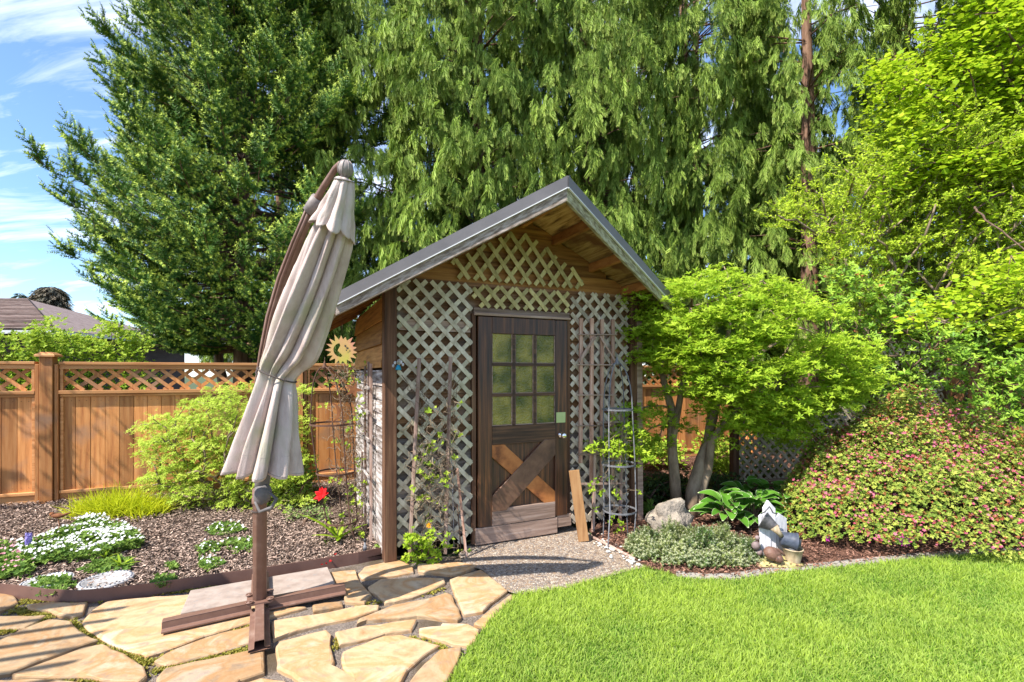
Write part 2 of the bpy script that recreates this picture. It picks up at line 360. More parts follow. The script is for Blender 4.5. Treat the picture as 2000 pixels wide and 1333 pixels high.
LM = {}
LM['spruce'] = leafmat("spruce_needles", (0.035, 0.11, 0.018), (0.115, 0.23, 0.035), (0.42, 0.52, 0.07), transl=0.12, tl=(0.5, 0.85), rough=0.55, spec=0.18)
LM['cedar'] = leafmat("cedar_sprays", (0.12, 0.215, 0.028), (0.38, 0.52, 0.09), (0.52, 0.60, 0.14), transl=0.3, tl=(0.5, 1.0), rough=0.5)
LM['lime'] = leafmat("lime_leaves", (0.22, 0.37, 0.015), (0.46, 0.59, 0.05), None, transl=0.45)
LM['katsura'] = leafmat("heart_leaves", (0.24, 0.40, 0.012), (0.48, 0.59, 0.03), None, transl=0.45)
LM['yellowgreen'] = leafmat("small_yellow_leaves", (0.27, 0.40, 0.02), (0.54, 0.66, 0.05), None, transl=0.4)
LM['jmaple'] = leafmat("fine_maple_leaves", (0.30, 0.44, 0.03), (0.54, 0.64, 0.10), None, transl=0.4)
LM['hedge'] = leafmat("hedge_leaves", (0.24, 0.38, 0.03), (0.44, 0.54, 0.06), None, transl=0.35)
LM['rhodo'] = leafmat("rhododendron_leaves", (0.11, 0.24, 0.018), (0.34, 0.50, 0.05), None, transl=0.25, rough=0.5, spec=0.25)
LM['azalea'] = leafmat("azalea_leaves", (0.12, 0.20, 0.025), (0.42, 0.46, 0.08), None, transl=0.25)
LM['pink'] = leafmat("azalea_blossom", (0.48, 0.05, 0.13), (0.72, 0.22, 0.32), None, transl=0.3)
LM['magenta'] = leafmat("magenta_petal", (0.62, 0.04, 0.42), (0.75, 0.08, 0.5), None, transl=0.3)
LM['hosta'] = leafmat("hosta_leaf", (0.055, 0.16, 0.015), (0.12, 0.28, 0.03), (0.55, 0.62, 0.35), transl=0.2, tl=(0.55, 0.75), rough=0.4)
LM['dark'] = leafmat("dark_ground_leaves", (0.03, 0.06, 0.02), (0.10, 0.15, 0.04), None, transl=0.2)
LM['fern'] = leafmat("fern_fronds", (0.09, 0.17, 0.02), (0.22, 0.33, 0.05), None, transl=0.3)
LM['thyme'] = leafmat("greygreen_leaves", (0.10, 0.18, 0.045), (0.33, 0.38, 0.13), (0.45, 0.40, 0.36), transl=0.2, tl=(0.8, 0.9))
LM['golden'] = leafmat("golden_blades", (0.42, 0.50, 0.015), (0.66, 0.68, 0.03), None, transl=0.4)
LM['bed'] = leafmat("bedding_leaves", (0.09, 0.18, 0.03), (0.24, 0.35, 0.06), None, transl=0.3)
LM['white'] = leafmat("white_petals", (0.66, 0.66, 0.64), (0.8, 0.8, 0.8), None, transl=0.25)
LM['pinkish'] = leafmat("pink_petals", (0.60, 0.22, 0.28), (0.75, 0.45, 0.5), None, transl=0.25)
LM['purple'] = leafmat("purple_petals", (0.28, 0.22, 0.6), (0.42, 0.36, 0.75), None, transl=0.25)
LM['red'] = leafmat("red_petals", (0.55, 0.008, 0.012), (0.7, 0.02, 0.02), None, transl=0.25)
LM['orange'] = leafmat("orange_petals", (0.8, 0.32, 0.01), (0.85, 0.4, 0.02), None, transl=0.25)
LM['grass'] = leafmat("lawn_blades", (0.085, 0.235, 0.010), (0.40, 0.54, 0.05), (0.48, 0.58, 0.14), transl=0.4, tl=(0.4, 1.3))  # tip colour paints the lawn's pale highlights onto the blades
LM['reddish'] = leafmat("red_new_leaves", (0.25, 0.07, 0.03), (0.4, 0.16, 0.06), None, transl=0.25)
LM['farfir'] = leafmat("far_fir", (0.06, 0.10, 0.07), (0.12, 0.15, 0.10), None, transl=0)
LM['farcedar'] = leafmat("far_cedar", (0.12, 0.12, 0.09), (0.24, 0.19, 0.13), None, transl=0)
LM['moss'] = leafmat("moss_tufts", (0.18, 0.20, 0.02), (0.34, 0.26, 0.05), None, transl=0.2)

# ------------------------------------------------------------------ object helpers
ORG = {}
def tag(o, label=None, cat=None, group=None, kind=None):
    if label: o["label"] = label
    if cat: o["category"] = cat
    if group: o["group"] = group
    if kind: o["kind"] = kind
    return o
def thing(name, loc, label, cat, group=None, rz=0):
    o = bpy.data.objects.new(name, None)
    o.empty_display_size = 0.1
    COL.objects.link(o)
    o.location = loc
    o.rotation_euler = (0, 0, rz)
    ORG[o.name] = Vector(loc)
    return tag(o, label, cat, group)
def link(name, me, parent=None, origin=None):
    o = bpy.data.objects.new(name, me)
    COL.objects.link(o)
    if parent is not None:
        o.parent = parent
        po = ORG[parent.name]
        o.location = Vector((0, 0, 0))
        ORG[o.name] = po.copy()
        me.transform(Matrix.Translation(-po))
    else:
        if origin is None:
            bb = [v.co for v in me.vertices[:1]]
            n = len(me.vertices)
            a = np.empty(n * 3, dtype=np.float32); me.vertices.foreach_get('co', a); a = a.reshape(-1, 3)
            mn, mxx = a.min(0), a.max(0)
            origin = Vector(((mn[0] + mxx[0]) / 2, (mn[1] + mxx[1]) / 2, mn[2]))
        origin = Vector(origin)
        me.transform(Matrix.Translation(-origin))
        o.location = origin
        ORG[o.name] = origin
    return o
def dup(root, loc=None, rz=None, label=None):
    r = root.copy(); COL.objects.link(r)
    if loc is not None: r.location = loc
    if rz is not None: r.rotation_euler = (0, 0, rz)
    if label: r["label"] = label
    for ch in list(root.children):
        c = ch.copy(); COL.objects.link(c); c.parent = r
        for g in list(ch.children):
            d = g.copy(); COL.objects.link(d); d.parent = c
    return r

class MB:
    def __init__(s):
        s.v, s.f, s.a, s.sm = [], [], [], []
    def add(s, vs, fs, var=None, smooth=False):
        n = len(s.v)
        if var is None: var = R.random()
        s.v += [tuple(v) for v in vs]
        s.a += [var] * len(vs)
        s.f += [tuple(i + n for i in f) for f in fs]
        s.sm += [smooth] * len(fs)
    def hexa(s, p, var=None):
        s.add(p, [(3, 2, 1, 0), (4, 5, 6, 7), (0, 1, 5, 4), (1, 2, 6, 5), (2, 3, 7, 6), (3, 0, 4, 7)], var)
    def box(s, c, sx, sy, sz, rz=0, var=None):
        c = Vector(c); q = Matrix.Rotation(rz, 3, 'Z')
        P = [q @ Vector((x * sx / 2, y * sy / 2, z * sz / 2)) + c for z in (-1, 1) for x, y in ((-1, -1), (1, -1), (1, 1), (-1, 1))]
        s.hexa(P, var)
    def bar(s, p, q, wd, ht, up=(0, 0, 1), var=None):
        """board from p to q; wd across (perpendicular to up), ht along up"""
        p, q = Vector(p), Vector(q); d = (q - p).normalized(); up = Vector(up)
        x = d.cross(up).normalized(); z = x.cross(d)
        P = []
        for e in (p, q):
            P += [e - x * wd / 2 - z * ht / 2, e + x * wd / 2 - z * ht / 2, e + x * wd / 2 + z * ht / 2, e - x * wd / 2 + z * ht / 2]
        s.hexa(P, var)
    def slab(s, poly, off, var=None):
        """planar polygon (list of Vectors) extruded by vector off"""
        n = len(poly); off = Vector(off)
        vs = [Vector(p) for p in poly] + [Vector(p) + off for p in poly]
        fs = [tuple(range(n - 1, -1, -1)), tuple(range(n, 2 * n))] + [(i, (i + 1) % n, n + (i + 1) % n, n + i) for i in range(n)]
        s.add(vs, fs, var)
    def tube(s, pts, rad, n=6, var=None, cap=True):
        pts = [Vector(p) for p in pts]
        if not hasattr(rad, '__len__'): rad = [rad] * len(pts)
        vs, fs = [], []
        ref = Vector((0.13, 0.31, 0.94))
        px = None
        for i, p in enumerate(pts):
            d = (pts[min(i + 1, len(pts) - 1)] - pts[max(i - 1, 0)])
            d = d.normalized() if d.length > 1e-9 else Vector((0, 0, 1))
            if px is None:
                x = d.cross(ref)
                if x.length < 0.1: x = d.cross(Vector((1, 0, 0)))
            else:
                x = px - d * px.dot(d)
            x.normalize(); px = x
            y = d.cross(x)
            for k in range(n):
                a = 2 * math.pi * k / n
                vs.append(p + (x * math.cos(a) + y * math.sin(a)) * rad[i])
        for i in range(len(pts) - 1):
            for k in range(n):
                a, b = i * n + k, i * n + (k + 1) % n
                fs.append((a, b, b + n, a + n))
        if cap:
            fs.append(tuple(range(n - 1, -1, -1))); fs.append(tuple((len(pts) - 1) * n + k for k in range(n)))
        s.add(vs, fs, var, True)
    def ring(s, c, r, tr, n=28, m=5, ax=None, arc=(0, 2 * math.pi), var=None, sq=1.0):
        c = Vector(c); ax = ax or (Vector((1, 0, 0)), Vector((0, 1, 0)))
        pts = [c + ax[0] * r * math.cos(arc[0] + (arc[1] - arc[0]) * i / n) + ax[1] * r * sq * math.sin(arc[0] + (arc[1] - arc[0]) * i / n) for i in range(n + 1)]
        s.tube(pts, tr, m, var, False)
    def lathe(s, prof, c, n=20, axis=None, var=None, wob=0):
        c = Vector(c)
        ax = Vector(axis).normalized() if axis else Vector((0, 0, 1))
        q = Vector((0, 0, 1)).rotation_difference(ax).to_matrix()
        vs, fs = [], []
        for r, z in prof:
            for k in range(n):
                a = 2 * math.pi * k / n
                rr = r * (1 + wob * math.cos(a * n / 2))
                vs.append(c + q @ Vector((rr * math.cos(a), rr * math.sin(a), z)))
        for i in range(len(prof) - 1):
            for k in range(n):
                a, b = i * n + k, i * n + (k + 1) % n
                fs.append((a, b, b + n, a + n))
        fs.append(tuple(range(n - 1, -1, -1))); fs.append(tuple((len(prof) - 1) * n + k for k in range(n)))
        s.add(vs, fs, var, True)
    def blob(s, c, r, nz=0.15, n=14, m=10, rz=0, seed=0, freq=2.0, var=None, tilt=0):
        c = Vector(c); q = Matrix.Rotation(rz, 3, 'Z') @ Matrix.Rotation(tilt, 3, 'Y')
        vs, fs = [], []
        for j in range(m + 1):
            th = math.pi * j / m
            for k in range(n):
                a = 2 * math.pi * k / n
                d = Vector((math.sin(th) * math.cos(a), math.sin(th) * math.sin(a), math.cos(th)))
                e = 1 + nz * mnoise.noise(d * freq + Vector((seed * 7.3, seed * 3.1, 0)))
                vs.append(c + q @ Vector((d.x * r[0] * e, d.y * r[1] * e, d.z * r[2] * e)))
        for j in range(m):
            for k in range(n):
                a, b = j * n + k, j * n + (k + 1) % n
                fs.append((a, a + n, b + n, b))
        s.add(vs, fs, var, True)
    def build(s, name, mat, parent=None, origin=None, bevel=0, seg=1, sharp=False):
        me = bpy.data.meshes.new(name)
        me.from_pydata(s.v, [], s.f)
        me.materials.append(MT[mat] if isinstance(mat, str) else mat)
        at_ = me.attributes.new("var", 'FLOAT', 'POINT')
        at_.data.foreach_set('value', np.array(s.a, dtype=np.float32))
        me.polygons.foreach_set('use_smooth', np.array(s.sm, dtype=bool))
        me.update()
        o = link(name, me, parent, origin)
        if bevel:
            b = o.modifiers.new("bevel", 'BEVEL'); b.width = bevel; b.segments = seg; b.limit_method = 'ANGLE'; b.angle_limit = 0.7
        return o

def nrm(a):
    return a / np.maximum(np.linalg.norm(a, axis=-1, keepdims=True), 1e-9)
def frames(d, up):
    """rotation matrices whose Y column is d and Z column is as near up as possible"""
    y = nrm(np.asarray(d, float)); up = np.broadcast_to(np.asarray(up, float), y.shape)
    x = np.cross(y, up); bad = np.linalg.norm(x, axis=1) < 1e-3
    x[bad] = np.cross(y[bad], np.array([1.0, 0.3, 0.1]))
    x = nrm(x); z = np.cross(x, y)
    return np.stack([x, y, z], axis=2)
class Fol:
    """a foliage mesh: small templates stamped many times into one mesh"""
    def __init__(s):
        s.V, s.T, s.A, s.B, s.n = [], [], [], [], 0
    def stamp(s, tpl, L, Rm, S, var=None):
        tv, tf, tt = tpl
        L = np.asarray(L, float); n = len(L)
        if n == 0: return
        S = np.asarray(S, float)
        if S.ndim == 0: S = np.full(n, float(S))
        if S.ndim == 1: S = np.repeat(S[:, None], 3, 1)
        P = np.einsum('nij,nkj->nki', Rm, tv[None] * S[:, None, :]) + L[:, None, :]
        k = len(tv)
        if var is None: var = rng.random(n)
        s.V.append(P.reshape(-1, 3).astype(np.float32))
        s.T.append((tf[None] + (np.arange(n) * k)[:, None, None] + s.n).reshape(-1, 3).astype(np.int32))
        s.A.append(np.repeat(np.clip(var, 0, 1), k).astype(np.float32))
        s.B.append(np.tile(tt, n).astype(np.float32))
        s.n += n * k
    def build(s, name, mat, parent=None, origin=None):
        V = np.concatenate(s.V); T = np.concatenate(s.T)
        me = bpy.data.meshes.new(name)
        me.vertices.add(len(V)); me.vertices.foreach_set('co', V.ravel())
        me.loops.add(len(T) * 3); me.loops.foreach_set('vertex_index', T.ravel())
        me.polygons.add(len(T))
        me.polygons.foreach_set('loop_start', np.arange(0, len(T) * 3, 3, dtype=np.int32))
        me.polygons.foreach_set('loop_total', np.full(len(T), 3, dtype=np.int32))
        me.attributes.new("var", 'FLOAT', 'POINT').data.foreach_set('value', np.concatenate(s.A))
        me.attributes.new("tip", 'FLOAT', 'POINT').data.foreach_set('value', np.concatenate(s.B))
        me.materials.append(LM[mat] if isinstance(mat, str) else mat)
        me.update(calc_edges=True)
        return link(name, me, parent, origin)

def T_leaf(wd=0.5, fold=0.12, tip=0.0):
    v = np.array([[0, 0, 0], [-wd / 2, .45, fold], [0, 1, 0], [wd / 2, .45, fold], [0, .5, 0]], float)
    f = np.array([[0, 4, 1], [1, 4, 2], [0, 3, 4], [4, 3, 2]])
    return v, f, np.zeros(5)
def T_round(wd=0.9):
    v = np.array([[0, 0, 0], [-wd * .45, .2, .06], [-wd * .5, .55, .08], [0, 1, -.05], [wd * .5, .55, .08], [wd * .45, .2, .06]], float)
    f = np.array([[0, 3, 1], [1, 3, 2], [0, 5, 3], [5, 4, 3]])
    return v, f, np.zeros(6)
def merge(parts):
    V, Fc, B, n = [], [], [], 0
    for v, f, b in parts:
        V.append(v); Fc.append(f + n); B.append(b); n += len(v)
    return np.concatenate(V), np.concatenate(Fc), np.concatenate(B)
def T_rosette(n=6, tilt=0.35, wd=0.36, rs=0):
    """whorl of leaves round +Z, each of length 1"""
    r = np.random.default_rng(rs); out = []
    for i in range(n):
        a = 2 * math.pi * i / n + r.normal() * .25; t = tilt + r.normal() * .22
        v, f, b = T_leaf(wd, 0.06)
        ca, sa = math.cos(a), math.sin(a)
        ct, st = math.cos(t), math.sin(t)
        A = np.array([[1, 0, 0], [0, ct, -st], [0, st, ct]])
        B = np.array([[ca, -sa, 0], [sa, ca, 0], [0, 0, 1]])
        out.append(((B @ A @ (v * (0.75 + .4 * r.random())).T).T, f, b))
    return merge(out)
def T_twig(ns=8, nr=4, ln=0.2, w0=0.035, rs=1):
    """bottle-brush of needles round an axis of length 1 along Y"""
    r = np.random.default_rng(rs); V, Fc, B = [], [], []
    V += [[-.012, 0, 0], [.012, 0, 0], [0, 1, 0]]; Fc.append([0, 1, 2]); B += [0, 0, 0]
    for i in range(ns):
        y = (i + r.random() * .6) / ns
        for j in range(nr):
            a = 2 * math.pi * (j + r.random() * .5 + i * .37) / nr
            dr = np.array([math.cos(a), .65, math.sin(a)]); dr /= np.linalg.norm(dr)
            sd = np.array([-math.sin(a), 0, math.cos(a)])
            p = np.array([0, y, 0]); L = ln * (1 - .25 * y)
            k = len(V)
            V += [list(p - sd * w0), list(p + sd * w0), list(p + dr * L)]
            Fc.append([k, k + 1, k + 2]); tt = max(0, y * 1.2 - .2)
            B += [tt, tt, tt]
    return np.array(V, float), np.array(Fc), np.array(B, float)
def T_frond(n=9, rs=3, droop=0.25, wl=0.42):
    """flat, drooping cedar spray along +Y, length 1"""
    r = np.random.default_rng(rs); V, Fc, B = [], [], []
    def kite(p, d, nn, L, wd, t):
        d = d / np.linalg.norm(d); sd = np.cross(d, nn); k = len(V)
        V.extend([list(p), list(p + d * L * .45 - sd * wd), list(p + d * L + np.array([0, 0, -L * .25])), list(p + d * L * .45 + sd * wd)])
        Fc.extend([[k, k + 3, k + 2], [k, k + 2, k + 1]]); B.extend([t * .5, t * .8, t, t * .8])
    for i in range(n):
        t = (i + .4) / n
        p = np.array([0, t, -droop * t * t])
        L = wl * (1 - t) ** .7 * (.6 + .7 * r.random()) + .14
        for sgn in (-1, 1):
            d = np.array([sgn * (.42 + .2 * r.random()), .9, r.normal() * .25 - .1])
            kite(p, d, np.array([0, 0, 1.0]), L, .020 + .014 * r.random(), t * .6 + .4)
    kite(np.array([0, 0, 0.]), np.array([0, 1, -droop * .6]), np.array([0, 0, 1.]), 1.05, .018, .5)
    kite(np.array([0, .75, -droop * .56]), np.array([0, 1, -.4]), np.array([0, 0, 1.]), .35, .04, 1)
    return np.array(V, float), np.array(Fc), np.array(B, float)
def T_blade(wd=0.06, bend=0.35):
    v = np.array([[-wd / 2, 0, 0], [wd / 2, 0, 0], [-wd * .42, bend * .3, .55], [wd * .42, bend * .3, .55], [0, bend, 1]], float)
    f = np.array([[0, 1, 3], [0, 3, 2], [2, 3, 4]])
    return v, f, np.array([0, 0, .5, .5, 1.0])
def T_flower(n=5, wd=0.62, cup=0.35):
    out = []
    for i in range(n):
        a = 2 * math.pi * i / n
        v = np.array([[0, 0, 0], [-wd / 2, .6, cup * .6], [0, 1, cup], [wd / 2, .6, cup * .6]], float)
        f = np.array([[0, 3, 2], [0, 2, 1]])
        ca, sa = math.cos(a), math.sin(a)
        out.append(((np.array([[ca, -sa, 0], [sa, ca, 0], [0, 0, 1]]) @ v.T).T, f, np.zeros(4)))
    return merge(out)

def inpoly(x, y, poly):
    poly = [(p[0], p[1]) for p in poly]
    c = np.zeros(len(x), bool); n = len(poly); j = n - 1
    for i in range(n):
        xi, yi = poly[i]; xj, yj = poly[j]
        if yi != yj:
            c ^= ((yi > y) != (yj > y)) & (x < (xj - xi) * (y - yi) / (yj - yi) + xi)
        j = i
    return c
def scatter(poly, dens, zfun=0.0):
    xs = [p[0] for p in poly]; ys = [p[1] for p in poly]
    x0, x1, y0, y1 = min(xs), max(xs), min(ys), max(ys)
    n = int((x1 - x0) * (y1 - y0) * dens)
    x = rng.uniform(x0, x1, n); y = rng.uniform(y0, y1, n)
    k = inpoly(x, y, poly)
    return x[k], y[k]
def rdir(n, zb=0.0):
    d = rng.normal(size=(n, 3)); d[:, 2] += zb
    return nrm(d)
def limbs(base, targets, mb, r0=0.03, rmin=0.003, n=5, jit=0.05, sag=0.0, stems=1, rp=0.55):
    """branches: every target joins the nearest point already grown, thick near the base"""
    base = [Vector(b) for b in (base if isinstance(base, list) else [base])]
    nodes = [(b, 0.0) for b in base]
    tg = sorted([Vector(t) for t in targets], key=lambda t: min((t - b).length for b in base))
    D = max(min((t - b).length for b in base) for t in tg) + 1e-6
    for t in tg:
        best = min(nodes, key=lambda q: (t - q[0]).length + 0.55 * q[1])
        p, dist = best; L = (t - p).length
        if L < 1e-4: continue
        k = max(3, int(L / 0.18) + 2); pts = []
        off = Vector((R.uniform(-1, 1), R.uniform(-1, 1), R.uniform(-.4, .8))) * jit * L * 2
        for i in range(k):
            a = i / (k - 1)
            pts.append(p.lerp(t, a) + off * math.sin(math.pi * a) + Vector((R.uniform(-1, 1), R.uniform(-1, 1), R.uniform(-1, 1))) * jit * .15 * (0 < i < k - 1))
        def rad(x):
            return max(rmin, r0 * max(0.0, 1 - x / D) ** 1.0 * .92 + rmin)
        ds = [dist + L * i / (k - 1) for i in range(k)]
        a0 = rad(ds[0]) * (1 if dist == 0 else .75)
        mb.tube(pts, [max(rmin * .7, a0 * (1 - i / (k - 1)) + rad(ds[i]) * .55 * i / (k - 1)) for i in range(k)], n, 0.5)
        for i in range(1, k):
            nodes.append((pts[i], ds[i]))
# ------------------------------------------------------------------ the ground
def sheet(name, poly, z, mat, kind='structure', th=None):
    mb = MB()
    P = [Vector((p[0], p[1], z)) for p in poly]
    if th: mb.slab([p - Vector((0, 0, th)) for p in P], (0, 0, th), 0.5)
    else: mb.add(P, [tuple(range(len(P)))], 0.5)
    o = mb.build(name, mat, None, origin=(0, 0, 0))
    tag(o, kind=kind)
    return o
sheet("ground", [(-150, -60), (150, -60), (150, 250), (-150, 250)], -0.06, 'ground')

lawn_edge = [gp(*p) for p in [(870, 1345), (885, 1318), (912, 1268), (958, 1212), (1003, 1163), (1012, 1158), (1060, 1153), (1110, 1146), (1180, 1125), (1222, 1113), (1258, 1108), (1285, 1112), (1320, 1124), (1380, 1131), (1440, 1130), (1500, 1121), (1560, 1114), (1640, 1106), (1720, 1098), (1800, 1089), (1900, 1082), (2010, 1078), (2300, 1074), (2900, 1080)]]
lawn_poly = [(-0.5, -3), (-0.62, 1.2)] + [(p.x, p.y) for p in lawn_edge] + [(9, 3.5), (9, -3)]
sheet("lawn", lawn_poly, -0.012, 'lawn')
bed_edge_px = [(-400, 1190), (-200, 1172), (0, 1160), (40, 1164), (90, 1171), (150, 1174), (220, 1168), (300, 1158), (420, 1140), (520, 1126), (640, 1106), (700, 1096), (775, 1079)]
bed_edge = [gp(*p) for p in bed_edge_px]
patio_poly = [(-0.5, -3), (-0.62, 1.2)] + [(p.x, p.y) for p in lawn_edge[:6]] + [tuple(gp(*p)[:2]) for p in [(994, 1153), (941, 1110), (905, 1098), (905, 1080), (860, 1082), (800, 1086)]] + [(p.x, p.y) for p in reversed(bed_edge)] + [(-9, 3.0), (-9, -3)]
sheet("patio_joints", patio_poly, -0.026, 'grit')
grav = [(994, 1155), (941, 1112), (905, 1100), (895, 1082), (930, 1050), (1110, 1024), (1150, 1040), (1168, 1058), (1200, 1075), (1238, 1092), (1262, 1106), (1180, 1127), (1100, 1149), (1012, 1160)]
sheet("gravel_path", [gp(*p) for p in grav], -0.004, 'gravel')
# left bed reaches back to the fence, right bed from the kerb to the back
A0, FD = Vector((-5.96, 5.6, 0)), Vector((math.cos(math.radians(20.1)), math.sin(math.radians(20.1)), 0))
FN = Vector((-FD.y, FD.x, 0))
def FP(t, z=0.0, n=0.0):
    return A0 + FD * (t / FD.x) + FN * n + Vector((0, 0, z))
bedL = [(p.x, p.y) for p in bed_edge] + [tuple(W(0.1, -0.05, 0)[:2]), tuple(W(0.0, -1.95, 0)[:2]), tuple(FP(4.0, 0, .2)[:2]), tuple(FP(-4, 0, .2)[:2])]
sheet("garden_bed", bedL, 0.012, 'soil')
right_px = [(1150, 1036), (1168, 1056), (1200, 1074), (1238, 1091), (1262, 1105)]
bedR = [tuple(gp(*p)[:2]) for p in right_px] + [(p.x, p.y) for p in lawn_edge[10:]] + [(14, 5), (14, 14), (-3, 14), tuple(FP(3.9, 0, .2)[:2]), tuple(W(0.5, -1.9, 0)[:2]), tuple(W(2.5, -.3, 0)[:2])]
sheet("planting_bed", bedR, -0.002, 'soil_red')

# bark chips
def T_chip():
    v = np.array([[-.5, 0, 0], [-.4, .5, .05], [.1, .55, .16], [.55, .1, .1], [.35, -.35, .02], [-.2, -.3, .12]], float)
    f = np.array([[0, 4, 5], [0, 3, 4], [0, 2, 3], [0, 1, 2]])
    return v * [1, .32, .8], f[:, ::-1], np.zeros(6)
def chips(name, poly, dens, z, mat, lab, ylim=9.0):
    x, y = scatter(poly, dens)
    k = (y < ylim) & (rng.random(len(y)) < np.clip((4.6 / np.maximum(y, 1)) ** 2, .12, 1)) & (np.abs(x) < y * 1.25 + .3)
    x, y = x[k], y[k]; n = len(x)
    f = Fol()
    if name == 'bark_chips' and z > .01:
        q = inpoly(x, y - .05, poly) | (y > 4.6); x, y = x[q], y[q]; n = len(x)
    a = rng.uniform(0, 6.28, n)
    d = np.stack([np.cos(a), np.sin(a), rng.normal(0, .28, n)], 1)
    up = np.stack([rng.normal(0, .35, n), rng.normal(0, .35, n), np.ones(n)], 1)
    L = np.stack([x, y, z + rng.uniform(0, .025, n)], 1)
    S = np.stack([rng.uniform(.02, .05, n), rng.uniform(.012, .045, n), rng.uniform(.03, .06, n)], 1)
    f.stamp(T_chip(), L, frames(d, up), S, rng.random(n))
    o = f.build(name, MT[mat], None, (0, 0, 0))
    tag(o, lab, "bark chips", kind='stuff')
chips("bark_chips", bedL, 3600, 0.018, 'chip', "loose brown bark chips covering the bed between the fence and the brown edging")
chips("bark_chips", bedR, 1500, 0.004, 'chip_red', "reddish bark chips covering the bed beside the lawn")

# grass
lx = rng.uniform(-1.3, 6.2, 520000); ly = rng.uniform(1.7, 4.9, 520000)
k = inpoly(lx, ly, [(p[0], p[1]) for p in lawn_poly]) & (np.abs(lx) < ly * 1.2 + .2) & (rng.random(len(lx)) < np.clip((2.9 / ly) ** 2 * .95, .25, .95))
lx, ly = lx[k], ly[k]; n = len(lx)
def lumps(x, y, f, s=0):
    return (np.sin(x * f + 1.3 * np.sin(y * f * .7 + s)) * np.cos(y * f * 1.1 + 1.7 * np.sin(x * f * .6 + 2 + s)) + 1) / 2
cl = .5 * lumps(lx, ly, 3.1) + .5 * lumps(lx + 4, ly, 8.3, 2)
fo = Fol()
d = np.stack([rng.normal(0, .42, n) + .25 * np.sin(lx * 9 + ly * 4), rng.normal(0, .42, n) + .2 * np.cos(ly * 11), np.ones(n)], 1)
S = np.stack([rng.uniform(.06, .11, n), rng.uniform(.06, .11, n) * .6, (.026 + .022 * cl) * rng.uniform(.6, 1.3, n)], 1)
fr = frames(d, rng.normal(size=(n, 3)))
fr = fr[:, :, [0, 2, 1]]   # blade template grows along Z
fo.stamp(T_blade(.05, .5), np.stack([lx, ly, np.full(n, -.012)], 1), fr, S, np.clip(.10 + .9 * (cl - .5) + .5 * lumps(lx, ly, 1.1, 5) + .25 * lumps(lx, ly, 23, 1) + rng.normal(.06, .24, n), 0, 1))
tag(fo.build("lawn_grass", 'grass', None, (0, 0, 0)), "short bright green mown lawn grass", "grass", kind='stuff')

# kerb along the lawn
mb = MB()
ke = lawn_edge[12:]
for i in range(len(ke) - 1):
    a, b = ke[i], ke[i + 1]
    dd = (b - a).normalized(); nn = Vector((-dd.y, dd.x, 0))
    mb.slab([a - nn * .0 + Vector((0, 0, -.04)), b + Vector((0, 0, -.04)), b + nn * .1 + Vector((0, 0, -.04)), a + nn * .1 + Vector((0, 0, -.04))], (0, 0, .040), .5)
tag(mb.build("lawn_kerb", 'curb', None, bevel=.006), "low grey concrete kerb between the lawn and the pink azalea bed", "kerb")

# brown edging
mb = MB()
for i in range(len(bed_edge) - 1):
    a, b = bed_edge[i], bed_edge[i + 1]
    dd = (b - a).normalized(); nn = Vector((-dd.y, dd.x, 0)) * .006
    mb.slab([a + Vector((0, 0, -.03)), b + Vector((0, 0, -.03)), b + nn + Vector((0, 0, -.03)), a + nn + Vector((0, 0, -.03))], (0, 0, .10), .5)
tag(mb.build("bed_edging", 'edging', None), "thin brown metal edging strip curving between bed and flagstones", "edging")

